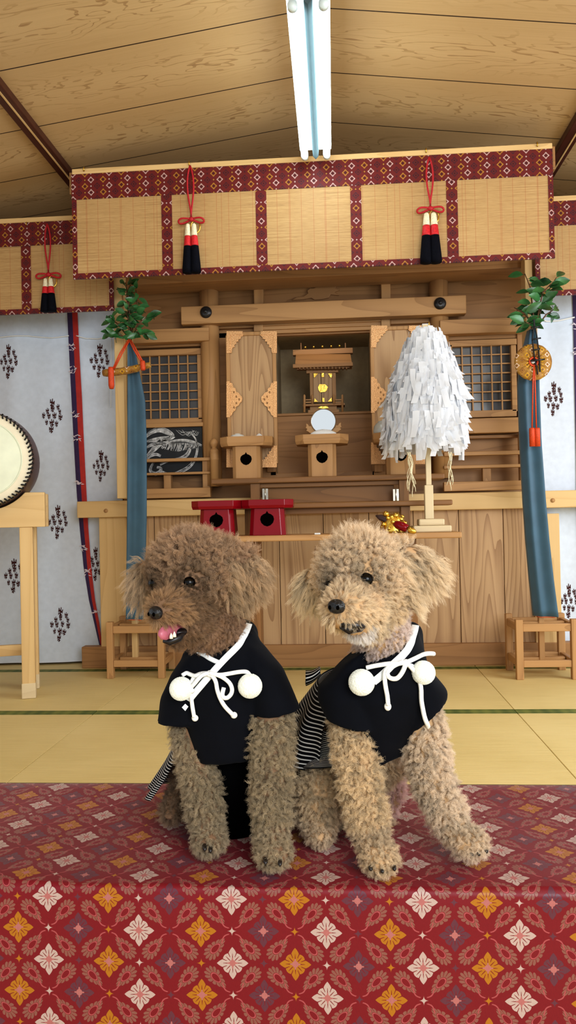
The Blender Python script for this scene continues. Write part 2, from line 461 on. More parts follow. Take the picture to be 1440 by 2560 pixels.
        if bevel:
            md = o.modifiers.new('edges', 'BEVEL'); md.width = bevel; md.segments = 2; md.limit_method = 'ANGLE'
        return o

def pbox(mb, x0, y0, x1, y1, Y, d, bev=.002):
    """box whose front face covers the pixel rectangle at depth Y"""
    ym = (y0+y1)/2; xm = (x0+x1)/2
    a = at(x0, ym, Y).x; b = at(x1, ym, Y).x; t = at(xm, y0, Y).z; u = at(xm, y1, Y).z
    return mb.box((a, Y, u), (b, Y+d, t), bev)
def box(name, mats, a, b, parent=None, bev=.003):
    return MB().box(a, b, bev).build(name, mats, parent)
def pb(name, mats, x0, y0, x1, y1, Y, d, parent=None, bev=.003):
    return pbox(MB(), x0, y0, x1, y1, Y, d, bev).build(name, mats, parent)
def struct(o): o['kind'] = 'structure'; return o

# ================================================================== the setting
YW = 4.36                                   # front of the panelled altar base
struct(box('floor', M['dim_x'], (-3.2, -1.5, -.12), (3.0, 5.3, -.031)))
struct(box('wall_back', M['shrine_x'], (-3.2, 5.2, -.12), (3.0, 5.3, 3.1)))
struct(box('floor', M['tatami'], (-2.97, -1.45, -.0305), (2.57, 2.398, -.0005), None, .001))
struct(box('wall_left', M['shrine_z'], (-2.95, 2.9, -.12), (-2.9, 5.2, 2.62)))
struct(box('wall_right', M['shrine_z'], (2.6, 3.5, -.12), (2.65, 5.2, 2.62)))
RX, RZ, SL = -.06, 2.94, .132
for side, nm in ((-1, 'ceiling_left'), (1, 'ceiling_right')):
    xe = RX+side*3.1; ze = RZ-SL*3.1
    mb = MB(); mb.add([(RX, -1.5, RZ), (xe, -1.5, ze), (xe, 5.25, ze), (RX, 5.25, RZ), (RX, -1.5, RZ+.03), (xe, -1.5, ze+.03), (xe, 5.25, ze+.03), (RX, 5.25, RZ+.03)],
                      [(0, 1, 2, 3), (7, 6, 5, 4), (0, 4, 5, 1), (1, 5, 6, 2), (2, 6, 7, 3), (3, 7, 4, 0)])
    o = mb.build('ceiling', M['ceiling']); struct(o)
for k, xb in enumerate((-1.45, 1.20)):
    zc = RZ-SL*abs(xb-RX)
    mb = MB(); mb.box((xb-.035, -.5, zc-.03), (xb+.035, 5.2, zc+.02), .004); mb.mat = 1; mb.box((xb+.004, -.5, zc-.034), (xb+.012, 5.2, zc-.029), 0)
    struct(mb.build('trim_%d' % (k+1), [M['darktrim'], M['pale_y']]))

# tatami mats: rows split at the green borders, columns at the straw seams
rows = [(1.45, 2.40), (2.40, 3.335), (3.335, 4.285), (4.285, 5.18)]
cols = [(-2.97, -1.12), (-1.12, .727), (.727, 2.57)]
rn = ['lying under the red bench', 'lying just behind the red bench', 'lying between the front mats and the altar', 'running under the altar panelling']
cn = ['left-hand', 'middle', 'right-hand']
for i, (y0, y1) in enumerate(rows):
    for j, (x0, x1) in enumerate(cols):
        if i == 0 or (i == 3 and j == 1 and False): continue
        g = .0012
        t = thing('tatami_mat', '%s straw tatami mat with green cloth borders, %s' % (cn[j], rn[i]), 'mat', ((x0+x1)/2, y0, -.03), 'tatami mats on the floor')
        box('straw_surface', M['tatami'], (x0+g, y0+.033, -.03), (x1-g, y1-.033, 0), t, .002)
        for k, (a, b) in enumerate(((y0+g, y0+.035), (y1-.035, y1-g))):
            box('cloth_border', M['green_border'], (x0+g, a, -.03), (x1-g, b, .0005), t, .001)

# ---------------------------------------------------------------- altar base: panelling under the shrine
xl = at(195, 1270, 4.33).x
base = thing('altar_base', 'low wooden altar base with vertical boards under a long rail', 'altar base', ((xl+1.3)/2, YW, 0))
zb0, zb1 = at(750, 1283, 4.31).z, at(750, 1241, 4.31).z
box('top_rail', M['pale_x'], (xl, 4.31, zb0), (1.75, 4.40, zb1), base, .005)
for px, py in ((265, 1277), (1382, 1251)):
    MB().lathe(at(px, py, 4.31)-Vector((0, .004, 0)), [(.012, 0), (.012, .01)], 14, 'y').build('peg', M['wood_x'], base)
z_bb = at(750, 1612, 4.35).z
box('skirting', M['shrine_x'], (xl, 4.345, 0.001), (1.35, 4.41, z_bb), base, .004)
seams = [at(px, 1450, 4.375).x for px in (318, 388, 498, 590, 700, 811, 925, 1036, 1150, 1261, 1337)]
for a, b in zip(seams[:-1], seams[1:]):
    box('board', M['board_z'], (a+.0015, 4.375, z_bb-.005), (b-.0015, 4.40, zb0+.005), base, .003)
for a, b in ((250, 318), (1337, 1402)):
    pb('corner_post', M['pale_z'], a, 1284, b, 1618, 4.352, .06, base)

# ---------------------------------------------------------------- shrine front above the base
fac = thing('shrine_facade', 'carved wooden shrine facade with pillars, crossbeam, lattice windows and open doors', 'shrine', (0, 4.4, zb1))
YP = 4.46                                   # back panel plane
def panel(x0, y0, x1, y1, nm='back_panel', mat='shrine_x', Y=YP, d=.03):
    return pb(nm, M[mat], x0, y0, x1, y1, Y, d, fac, .001)
panel(306, 640, 1330, 835, 'upper_panel')
panel(306, 835, 688, 1260, 'side_panel'); panel(928, 835, 1330, 1250, 'side_panel')
# niche interior
zN0, zN1 = at(800, 1185, 4.46).z, at(800, 820, 4.46).z
xN0, xN1 = at(686, 1000, 4.46).x, at(932, 1000, 4.46).x
nb = MB()
nb.box((xN0-.03, 4.46, zN0), (xN0, 5.0, zN1)); nb.box((xN1, 4.46, zN0), (xN1+.03, 5.0, zN1))
nb.box((xN0-.03, 5.0, zN0), (xN1+.03, 5.02, zN1)); nb.box((xN0-.03, 4.46, zN1), (xN1+.03, 5.02, zN1+.02))
nb.build('niche_lining', M['niche'], fac)
box('niche_floor', M['shrine_x'], (xN0, 4.46, zN0-.02), (xN1, 5.0, zN0+.01), fac)
zL = at(800, 1031, 4.56).z
box('niche_ledge', M['shrine_x'], (xN0, 4.56, zL-.015), (xN1, 4.999, zL), fac)
box('niche_riser', M['shrine_x'], (xN0, 4.57, zN0+.01), (xN1, 4.59, zL-.015), fac)
# lintel behind the blind and side posts
pb('head_lintel', M['shrine_x'], 306, 610, 1330, 690, 4.20, .2, fac)
pb('side_post', M['pale_z'], 287, 640, 309, 1246, 4.12, .1, fac)
pb('side_post', M['pale_z'], 1318, 640, 1337, 1230, 4.12, .1, fac)
# round pillars
for px, r, ybot in ((524, 24, 1215), (1104, 23, 1195)):
    p0 = at(px, 950, 4.36); z0 = at(px, ybot, 4.36).z; z1 = at(px, 672, 4.36).z; R = r*4.36/1900
    mb = MB(); mb.tube([(p0.x, 4.40, z0), (p0.x, 4.40, z1)], R, 28); mb.build('round_pillar', M['wood_z'], fac)
# crossbeam with iron studs
pb('crossbeam', M['wood_x'], 452, 752, 1166, 797, 4.31, .07, fac, .004)
for px, py in ((515, 781), (1100, 759)):
    MB().lathe(at(px, py, 4.31), [(.034, 0), (.034, -.006), (.028, -.014), (.014, -.020), (.012, -.019), (.010, -.026), (.004, -.03)], 24, 'y').build('iron_stud', M['iron'], fac)
# struts, rails
for a, b in ((634, 657), (953, 976)):
    pb('strut', M['wood_z'], a, 688, b, 765, 4.40, .06, fac); pb('strut', M['wood_z'], a, 795, b, 828, 4.40, .06, fac)
for i, y in enumerate((798, 808, 818)):
    pb('door_head', M['wood_x'], 655, y+2, 956, y+11, 4.405+.012*i, .05, fac, .002)
pb('rail', M['shrine_x'], 540, 806, 636, 820, 4.42, .05, fac); pb('rail', M['shrine_x'], 976, 795, 1080, 808, 4.42, .05, fac)
pb('jamb', M['shrine_z'], 664, 828, 686, 1180, 4.43, .05, fac); pb('jamb', M['shrine_z'], 932, 822, 952, 1180, 4.43, .05, fac)
# window heads
pb('window_head', M['wood_x'], 310, 822, 522, 855, 4.33, .06, fac); pb('window_head', M['wood_x'], 1100, 796, 1316, 832, 4.33, .06, fac)
def lattice_window(x0, y0, x1, y1, nx, ny):
    f = 13
    mb = MB(); Y = 4.40
    pbox(mb, x0-f, y0-f-2, x1+f, y0, Y, .04); pbox(mb, x0-f, y1, x1+f, y1+f+4, Y, .04)
    pbox(mb, x0-f, y0-2, x0, y1+2, Y, .04); pbox(mb, x1, y0-2, x1+f, y1+2, Y, .04)
    w = mb.build('lattice_window', M['wood_x'], fac)
    mb = MB()
    for i in range(1, nx):
        x = x0+(x1-x0)*i/nx; pbox(mb, x-1.6, y0-1, x+1.6, y1+1, Y+.012, .012, 0)
    for j in range(1, ny):
        y = y0+(y1-y0)*j/ny; pbox(mb, x0-1, y-1.5, x1+1, y+1.5, Y+.016, .012, 0)
    mb.build('lattice', M['wood_z'], w)
    pb('pane', M['glass'], x0-2, y0-2, x1+2, y1+2, Y+.035, .006, w, 0)
lattice_window(352, 888, 494, 1046, 6, 7)
lattice_window(1132, 864, 1279, 1026, 6, 7)
pb('window_sill', M['wood_x'], 310, 1058, 520, 1068, 4.37, .09, fac); pb('window_sill', M['wood_x'], 1130, 1045, 1310, 1082, 4.35, .1, fac)
pb('frame_upright', M['shrine_z'], 505, 855, 520, 1062, 4.40, .06, fac); pb('frame_upright', M['shrine_z'], 1295, 832, 1312, 1045, 4.40, .06, fac)
pb('frame_rail', M['shrine_x'], 310, 855, 510, 868, 4.41, .05, fac); pb('frame_rail', M['shrine_x'], 1118, 833, 1296, 848, 4.41, .05, fac)
# low balustrades beside the doors
for (x0, x1, ys, ps) in ((310, 526, ((1146, 1154), (1181, 1187), (1221, 1245)), ((409, 427, 1187, 1222), (506, 525, 1150, 1222))),
                         (1110, 1312, ((1128, 1138), (1162, 1170), (1203, 1226)), ((1207, 1228, 1170, 1204), (1300, 1314, 1082, 1204)))):
    for a, b in ys: pb('balustrade_rail', M['wood_x'], x0, a, x1, b, 4.30 if b-a > 15 else 4.33, .05, fac)
    for (a, b, c, d) in ps: pb('balustrade_post', M['wood_z'], a, c, b, d, 4.35, .05, fac)
pb('bracket_post', M['shrine_z'], 510, 1062, 527, 1225, 4.36, .06, fac)
pb('rail', M['shrine_x'], 1110, 1088, 1300, 1096, 4.40, .04, fac)
# turned newel post with onion finial
c = at(537, 1190, 4.30); mm = 4.30/1900
prof = [(11, 10), (11, 75), (12, 76), (12, 80), (11, 82), (11, 96), (12, 98), (9, 104), (6, 106), (6, 108), (10, 114), (11, 120), (8, 127), (2, 132)]
MB().lathe(Vector((c.x, 4.30, c.z)), [(r*mm, (h-36)*mm) for r, h in prof], 24).build('newel_post', M['wood_z'], fac)
# carved cloud relief in the upper panel
def relief(pts, Y, d, nm, mat, par):
    return MB().prism([(at(x, y, Y).x, at(x, y, Y).z) for x, y in pts], Y-d, Y+.004).build(nm, mat, par, bevel=.003)
relief([(730, 752), (742, 744), (760, 742), (770, 735), (768, 728), (776, 722), (785, 722), (795, 716), (815, 718), (822, 712), (832, 718), (843, 706), (838, 722), (850, 726), (836, 732), (848, 740), (826, 738), (822, 746), (805, 750), (786, 751), (778, 746), (760, 750)], YP, .014, 'carved_cloud', M['shrine_x'], fac)
relief([(758, 690), (770, 696), (776, 704), (790, 708), (800, 716), (808, 712), (822, 704), (834, 698), (846, 688), (842, 700), (828, 712), (812, 720), (800, 722), (786, 716), (772, 712), (764, 700)], YP, .012, 'carved_cloud', M['shrine_x'], fac)

# doors with filigree fittings
def fitting(mb, pts, Y):
    mb.prism([(at(x, y, Y).x, at(x, y, Y).z) for x, y in pts], Y-.006, Y+.003)
def shrine_door(x0, y0, x1, y1, skew):
    Y = 4.26
    xm = (x0+x1)/2
    d = pb('door', M['board_z'], x0+8, y0+8, x1-8, y1-8, Y+.012, .014, fac, 0)
    fr = MB(); e = 9
    for (a, b, c_, dd) in ((x0, y0, x1, y0+e), (x0, y1-e, x1, y1), (x0, y0+e, x0+e, y1-e), (x1-e, y0+e, x1, y1-e)): pbox(fr, a, b, c_, dd, Y, .026, .003)
    fr.build('door_frame', M['wood_z'], d)
    # copper corner straps on the frame
    ym = (y0+y1)/2
    def plate(*lst):
        mb = MB()
        for pts, yy in lst: fitting(mb, pts, yy)
        mb.build('filigree_fitting', M['copper'], d)
    for sx in (0, 1):
        X = (lambda t: x0+t) if sx == 0 else (lambda t: x1-t)
        for sy in (0, 1):
            Yp = (lambda t: y0+t) if sy == 0 else (lambda t: y1-t)
            def rect(a, b, c_, dd): return ([(X(a), Yp(b)), (X(c_), Yp(b)), (X(c_), Yp(dd)), (X(a), Yp(dd))], Y)
            plate(rect(-.5, -.5, 40, 8.5), rect(-.5, 8.5, 8.5, 54),
                  ([(X(a), Yp(b)) for a, b in ((7, 7), (42, 7), (40, 12), (35, 14), (36, 18), (29, 20), (30, 25), (24, 26), (24, 32), (19, 33), (20, 39), (14, 41), (12, 54), (7, 54))], Y+.004))
        plate(([(X(-.5), ym-45), (X(8.5), ym-45), (X(8.5), ym+45), (X(-.5), ym+45)], Y),
              ([(X(a), ym+b) for a, b in ((7, -42), (14, -40), (16, -31), (22, -27), (23, -19), (30, -16), (35, -9), (38, -7), (39, 0), (37, 7), (33, 9), (30, 16), (23, 19), (22, 27), (16, 32), (13, 40), (7, 42))], Y+.004))
    # pierced holes in the middle plates
    for sx in (0, 1):
        X = (lambda t: x0+t) if sx == 0 else (lambda t: x1-t)
        for a, b in ((24, -7), (24, 9), (31, 0), (18, -18), (18, 20)):
            p = at(X(a), ym+b, Y-.002); MB().ell(p, (.005, .0015, .007), 10, 6).build('pierced_hole', M['shrine_x'], d)
shrine_door(567, 829, 692, 1168, 0)
shrine_door(928, 815, 1062, 1160, 0)

# ---------------------------------------------------------------- miniature shrine in the niche
YM = 4.66
ms = thing('miniature_shrine', 'small wooden house-shaped shrine with gold-fitted doors inside the dark niche', 'shrine', (at(806, 1030, YM).x, YM, zL))
def s(nm, mat, x0, y0, x1, y1, dY=0, d=.05, par=ms, bev=.001): return pb(nm, M[mat], x0, y0, x1, y1, YM+dY, d, par, bev)
s('ridge_beam', 'shrine_x', 732, 872, 882, 885, -.03, .05)
a, b = at(740, 885, YM-.03), at(876, 885, YM-.03); a2, b2 = at(738, 910, YM-.10), at(880, 910, YM-.10)
mb = MB(); mb.add([a, b, b2, a2, a+Vector((0, .1, -.01)), b+Vector((0, .1, -.01)), b2+Vector((0, .1, -.012)), a2+Vector((0, .1, -.012))], [(0, 1, 2, 3), (4, 7, 6, 5), (0, 4, 5, 1), (1, 5, 6, 2), (2, 6, 7, 3), (3, 7, 4, 0)])
mb.build('roof', M['shrine_x'], ms)
s('eave', 'shrine_x', 732, 908, 882, 917, -.105, .03)
s('rafter_row', 'dim_x', 742, 917, 874, 922, -.08, .04)
for x in range(748, 872, 9): s('rafter', 'shrine_y', x, 917, x+3, 922, -.10, .05)
for x in (751, 862): s('finial', 'dim_z', x, 857, x+3, 876, -.01, .006)
for i, x in enumerate((763, 784, 806, 828, 849)):
    p = at(x, 867.5-i*.9, YM-.02); r = .0066
    mb = MB(); mb.lathe(p, [(.0, -.0), (r, 0), (r, .05), (0, .05)], 14, 'y', False); mb.build('ridge_log', M['gold'], ms)
s('lintel', 'shrine_x', 766, 924, 846, 932, -.05, .03)
for a, b in ((775, 783), (831, 840)): s('door_post', 'wood_z', a, 932, b, 1012, -.05, .02)
for a, b in ((783.5, 802.5), (804, 831)):
    d_ = s('shrine_door', 'board_z', a, 932, b, 1006, -.04, .012)
for pts in ([(784, 934), (795, 934), (787, 944), (785, 944)], [(830, 934), (820, 934), (826, 944), (829, 944)], [(785, 1005), (795, 1005), (787, 996)], [(830, 1004), (820, 1004), (829, 994)],
            [(804, 933), (810, 933), (810, 943), (804, 943)], [(806, 995), (811, 995), (811, 1005), (806, 1005)],
            [(795, 968), (799, 961), (813, 961), (820, 968), (817, 976), (813, 980), (800, 981), (796, 974)]):
    mb = MB(); fitting(mb, pts, YM-.045); mb.build('gold_fitting', M['gold'], ms)
s('floor_plank', 'shrine_x', 757, 1009, 862, 1014, -.09, .10); s('step', 'wood_x', 775, 1014, 842, 1026, -.06, .06); s('step', 'wood_x', 770, 1024, 848, 1031, -.08, .08)
mb = MB(); fitting(mb, [(795, 1014), (803, 1011), (815, 1011), (822, 1014), (818, 1017), (822, 1020), (808, 1022), (795, 1020), (800, 1017)], YM-.065); mb.build('gold_fitting', M['gold'], ms)
for x in (758, 778, 832, 853):
    y0 = 990; p0 = at(x+3, 1031 if x in (758, 853) else 1010, YM-.09); p1 = at(x+3, y0, YM-.09)
    mb = MB(); mb.tube([p0, p1, p1+Vector((0, 0, .004)), p1+Vector((0, 0, .010))], [.007, .007, .006, .001], 10); mb.build('fence_post', M['wood_z'], ms)
for a, b in ((764, 780), (838, 856)):
    for y in (998, 1004): s('fence_rail', 'wood_x', a, y, b, y+3, -.09, .008)

# ================================================================== bamboo blinds
def blind(nm_label, x0, x1, z0, z1, Y, bands, top_h=.129, side=.024, bot=.028, group='brocade-edged bamboo blinds', sides=(1, 1)):
    t = thing('bamboo_blind', nm_label, 'blind', ((x0+x1)/2, Y, z0), group)
    g = .006
    box('slat_sheet', M['bamboo'], (x0+.004, Y, z0+.004), (x1-.004, Y+g, z1), t, 0)
    def strip(a, b, rot, ph=0.):
        mb = MB(); mb.box(a, b, 0)
        u0 = x0 if not rot else 0
        mb.build('brocade_edging', M['edge_brocade'], t, uvf=(lambda p: (p.z+ph, p.x-(a[0]+b[0])/2+.032)) if rot == 1 else (lambda p: (p.x+.01, p.z-z1+.0)) if rot == 0 else (lambda p: (p.x+.01, p.z-z0+.030)))
    strip((x0, Y-.004, z1-top_h), (x1, Y+g+.004, z1), 0)
    strip((x0, Y-.0035, z0), (x1, Y+g+.0035, z0+bot), 2)
    if sides[0]: strip((x0, Y-.003, z0+.001), (x0+side, Y+g+.003, z1-.01), 1, .02)
    if sides[1]: strip((x1-side, Y-.003, z0+.001), (x1, Y+g+.003, z1-.01), 1, .05)
    for k, xb in enumerate(bands): strip((xb-.027, Y-.002, z0+.002), (xb+.027, Y+g+.002, z1-.01), 1, .021*k)
    rail = box('hanging_rail', M['pale_x'], (x0+.005, Y-.01, z1), (x1-.002, Y+.02, z1+.026), t, .003)
    return t
YB, YS = 3.78, 4.10
bz1 = at(780, 399, YB).z; bz0 = at(780, 672, YB).z
bx = [at(x, y, YB).x for x, y in ((418, 585), (654, 572), (891, 562), (1131, 552))]
ct = blind('wide central bamboo blind with maroon diamond edging, in front of the shrine', at(181, 560, YB).x, at(1384, 510, YB).x, bz0, bz1-.012, YB, bx)
lt_ = blind('narrow bamboo blind behind and left of the central one, over the white curtain', -2.70, at(284, 740, YS).x, at(140, 782, YS).z, at(90, 556, YS).z, YS, [at(66, 700, YS).x])
rt_ = blind('narrow bamboo blind behind and right of the central one, above the gold round ornament', at(1339, 700, YS).x, 2.2, at(1410, 738, YS).z, at(1410, 503, YS).z, YS, [at(1640, 620, YS).x])
for px in (210, 473, 767, 1065, 1343):
    p = at(px, 412-(px-210)*.041, YB-.012); p.z = bz1-.004
    mb = MB(); mb.tube([p+Vector((0, .02, .02)), p+Vector((0, -.002, .022)), p+Vector((0, -.008, .01)), p+Vector((0, -.004, .002)), p+Vector((0, .004, .008))], .0032, 6)
    mb.build('hook', M['gold'], ct)
p = at(66, 556, YS-.012); mb = MB(); mb.tube([p+Vector((0, .02, .012)), p, p+Vector((0, -.006, -.012)), p+Vector((0, .002, -.016))], .003, 6); mb.build('hook', M['gold'], lt_)
# beams that carry the blinds
struct(box('trim_3', M['shrine_x'], (at(181, 560, YB).x-.02, YB+.022, bz1-.10), (at(1384, 510, YB).x+.02, YB+.062, bz1+.012)))
struct(box('trim_4', M['pale_x'], (-2.75, YS+.022, at(90, 556, YS).z-.10), (at(305, 556, YS).x, YS+.05, at(90, 556, YS).z+.03)))
struct(box('trim_5', M['pale_x'], (at(1330, 700, YS).x, YS+.022, at(1410, 503, YS).z-.10), (2.25, YS+.05, at(1410, 503, YS).z+.03)))

def tassel(px, ytop, yknot, yt0, yt1, w, Y, label):
    a = at(px, ytop, Y-.03); k = at(px+3, yknot, Y-.03); e0 = at(px+2, yt0, Y-.035); e1 = at(px+2, yt1, Y-.035)
    s_ = Y/1900.
    t = thing('blind_tassel', label, 'tassel', tuple(a), 'silk tassels on the blinds')
    mb = MB()
    for sg in (-1, 1):
        pts = [a.lerp(k, u)+Vector((sg*(.016*math.sin(PI*min(1, u*1.15)**.8)), 0, 0)) for u in np.linspace(0, 1, 12)]
        mb.tube(pts, .0045, 8)
    for sg in (-1, 1):   # bow
        pts = [k+Vector((sg*(.072*s_/ .002*math.sin(u*PI)*.9), -.008*math.sin(u*2*PI), .010*math.sin(u*2*PI)-.010*math.sin(u*PI))) for u in np.linspace(0, 1, 14)]
        mb.tube(pts, .005, 8)
    mb.ell(k, (.014, .010, .012), 14, 8)
    mb.build('cord', M['red_cord'], t)
    mb = MB(); c = k+Vector((.018, .012, -.035))
    mb.tube([c+Vector((.024*math.cos(q), .004*math.sin(q), .034*math.sin(q))) for q in np.linspace(0, 2*PI, 20)], .0035, 8, False); mb.build('brass_ring', M['gold'], t)
    for sg in (-1, 1):
        L = (e0-e1).length; hw = w*s_/4
        b0 = Vector((e0.x+sg*hw*.66, e0.y, e0.z)); 
        def ring(u): return hw*(.46+.72*u**.8), b0+Vector((sg*hw*.28*u, 0, -L*u))
        for nm, u0, u1, mt in (('cream_head', 0, .24, 'tassel_white'), ('red_band', .235, .45, 'tassel_red'), ('black_skirt', .445, 1.0, 'tassel_black')):
            mb = MB(); pts = []; rs = []
            for u in np.linspace(u0, u1, 7):
                r, p = ring(u); pts.append(p); rs.append(r*(1 if u < .97 else .93))
            if u0 == 0: pts = [pts[0]+Vector((0, 0, .006))]+pts; rs = [rs[0]*.5]+rs
            mb.tube(pts, rs, 20); mb.build(nm, M[mt], t)
    return t
tassel(475, 414, 548, 562, 682, 46, YB, 'red-corded black tassel hanging at left on the central blind')
tassel(1073, 393, 521, 535, 657, 52, YB, 'red-corded black tassel hanging at right on the central blind')
tassel(118, 560, 686, 698, 779, 40, YS, 'smaller black tassel hanging on the blind over the left curtain')

# ================================================================== fluorescent lamp
ZT = 2.62
def lampP(px, py): return floor_at(px, py, ZT)
fa = lampP(789, 378); fb = lampP(770, 6); ax = (fb-fa); L = ax.length; ax.normalize(); sd = Vector((-ax.y, ax.x, 0))*-1
if sd.x < 0: sd = -sd
t = thing('fluorescent_lamp', 'twin-tube fluorescent lamp hanging along the ridge of the ceiling', 'lamp', tuple((fa+fb)/2))
hw = (lampP(818, 378)-lampP(763, 378)).length/2
def sec(p, prof): return [p+sd*a+Vector((0, 0, b)) for a, b in prof]
prof = [(-hw*1.42, .012), (-hw*1.42, .018), (-.03, .065), (.03, .065), (hw*1.42, .018), (hw*1.42, .012)]
A, B = sec(fa-ax*.012, prof), sec(fb+ax*.04, prof); n = len(prof)
mb = MB(); mb.add(A+B, [tuple(range(n)), tuple(range(2*n-1, n-1, -1))]+[(i, (i+1) % n, (i+1) % n+n, i+n) for i in range(n)])
mb.build('reflector_body', M['tube_white'], t)
prof = [(-.016, .014), (.016, .014), (.013, -.02), (0, -.034), (-.013, -.02)]; A, B = sec(fa-ax*.012, prof), sec(fb+ax*.04, prof); n = 5
mb = MB(); mb.add(A+B, [tuple(range(n)), tuple(range(2*n-1, n-1, -1))]+[(i, (i+1) % n, (i+1) % n+n, i+n) for i in range(n)])
mb.build('spine_cover', M['spine'], t)
for sg in (-1, 1):
    a = fa+sd*sg*hw+Vector((0, 0, -.018)); b = fb+sd*sg*hw+Vector((0, 0, -.018))
    MB().tube([a, b], .0165, 16).build('glowing_tube', M['glow'], t)
    for e, d in ((a, -1), (b, 1)):
        MB().tube([e+ax*d*.0005, e+ax*d*.022], .0172, 16).build('tube_cap', M['tube_white'], t)
        MB().box(e+Vector((-.014, -.008, .005))+ax*d*.012, e+Vector((.014, .008, .05))+ax*d*.012, .003).build('socket', M['tube_white'], t)
for q in (.2, .8):
    p = fa.lerp(fb, q); MB().tube([p+Vector((0, 0, .06)), Vector((p.x, p.y, RZ-SL*abs(p.x-RX)-.0))], .006, 8).build('hanger_rod', M['tube_white'], t)

# ================================================================== curtains with printed crests
YC = 4.47
def cloth_y(x, z, side):
    return YC+.014*math.sin(x*7+side)+.010*math.sin(x*15+z*1.3+side*2)+.008*math.sin(z*3+x*4)+.004*math.sin(x*31-z*2.2)
GL = [(-.3, -32, 1.45), (.5, -17.5, 1), (13.5, -23, .95), (17.3, -11.4, .85), (-11, -12.2, 1), (-20.1, -.8, 1), (-8, 0, 1), (5, -1.5, 1.05), (18.8, 2.3, 1.05), (-13.3, 16, .9), (-1, 17, 1.2), (9.6, 19, 1), (-2.6, 33.6, 1.15)]
SH = [[(-.10, -1.15), (.20, -1.0), (.32, .95), (-.22, 1.1)], [(-.95, -.75), (-.6, -.72), (-.5, .1), (-.95, .25)], [(-.6, -.45), (.7, -.30), (.75, .12), (-.6, .05)], [(.6, -.65), (1.0, -.8), (.9, .2), (.6, .1)], [(-.75, .35), (-.45, .25), (.75, .45), (.6, .8)], [(-.8, .3), (-.45, .3), (-.5, .8), (-.8, .85)]]
def crest(mb, px, py, s_, side, clipx=None):
    rr = random.Random(int(px*7+py))
    for gx, gy, gs in GL:
        sx = rr.uniform(.85, 1.1)*(1 if rr.random() < .5 else -1); an = rr.uniform(-.25, .25)
        for quad in SH:
            pts = []
            for a, b in quad:
                a2, b2 = a*math.cos(an)-b*math.sin(an), a*math.sin(an)+b*math.cos(an)
                x = px+(gx+a2*4.2*gs*sx)*s_; y = py+(gy+b2*7.6*gs)*s_
                p = at(x, y, YC); p.y = cloth_y(p.x, p.z, side)-.0022; pts.append(p)
            mb.mat = 1; mb.add(pts, [(0, 1, 2, 3)])
    mb.mat = 0
def curtain(label, x0, x1, z0, z1, side, crests, ribbon, marks, cords, hem=None, mat='white_cloth'):
    t = thing('shrine_curtain', label, 'curtain', ((x0+x1)/2, YC, z0), 'printed white curtains')
    mb = MB(); nx, nz = 90, 60; P = []
    for i in range(nz+1):
        row = []
        for j in range(nx+1):
            x = x0+(x1-x0)*j/nx; zl = z0 if hem is None else hem(x); z = z1+(zl-z1)*i/nz
            row.append(Vector((x, cloth_y(x, z, side), z)))
        P.append(row)
    mb.grid(P)
    for c_ in crests: crest(mb, *c_, side)
    mb.build('printed_cloth', [M[mat], M['crest']], t, fixn=False)
    hb = MB(); hb.grid([[Vector((x0+(x1-x0)*j/nx, cloth_y(x0+(x1-x0)*j/nx, z, side)-.004, z)) for j in range(nx+1)] for z in (z1, z1-.045)])
    hb.build('top_hem', M['white_cloth'], t, fixn=False)
    for half in (0, 1):
        mb = MB(); rows_ = []
        pts = ribbon; ys = np.linspace(pts[0][0], pts[-1][0], 60)
        for y in ys:
            xl_ = float(np.interp(y, [p[0] for p in pts], [p[1] for p in pts])); xr = float(np.interp(y, [p[0] for p in pts], [p[2] for p in pts])); xm_ = xl_+(xr-xl_)*.5
            aa, bb = (xl_, xm_) if half == 0 else (xm_, xr)
            r = []
            for q in (0, .5, 1):
                p = at(aa+(bb-aa)*q, y, YC); p.y = cloth_y(p.x, p.z, side)-.007-.004*math.sin(PI*(q*.5+half*.5)); r.append(p)
            rows_.append(r)
        mb.grid(rows_)
        if half == 1:
            rr = random.Random(5); mb.mat = 1
            for (mx_, my_) in marks:
                for k in range(9):
                    cx, cy = mx_+rr.uniform(-9, 9), my_+rr.uniform(-8, 8); an = rr.uniform(-1, 1); l_ = rr.uniform(4, 7)
                    v = [at(cx+math.cos(an)*l_*u-math.sin(an)*w_, cy+math.sin(an)*l_*u+math.cos(an)*w_, YC) for u, w_ in ((-1, 0), (0, 1.3), (1, 0), (0, -1.3))]
                    for p in v: p.y = cloth_y(p.x, p.z, side)-.0135
                    mb.add(v, [(0, 1, 2, 3)])
        mb.build('purple_ribbon' if half == 0 else 'red_ribbon', [M['purple'] if half == 0 else M['red_ribbon'], M['ribbon_mark']], t, fixn=False)
    mb = MB()
    for cpts, r in cords:
        P = []
        for i in range(len(cpts)-1):
            for u in np.linspace(0, 1, 6)[:-1 if i < len(cpts)-2 else None]:
                x = cpts[i][0]+(cpts[i+1][0]-cpts[i][0])*u; y = cpts[i][1]+(cpts[i+1][1]-cpts[i][1])*u
                p = at(x, y, YC); p.y = cloth_y(p.x, p.z, side)-.010; P.append(p)
        mb.tube(P, r, 8)
    mb.build('white_tie_cord', M['white_cord'], t)
    return t
ribL = [(780, 167, 194), (1000, 179, 207), (1240, 191, 216), (1320, 197, 219), (1420, 206, 226), (1500, 219, 236), (1560, 234, 248), (1630, 252, 258)]
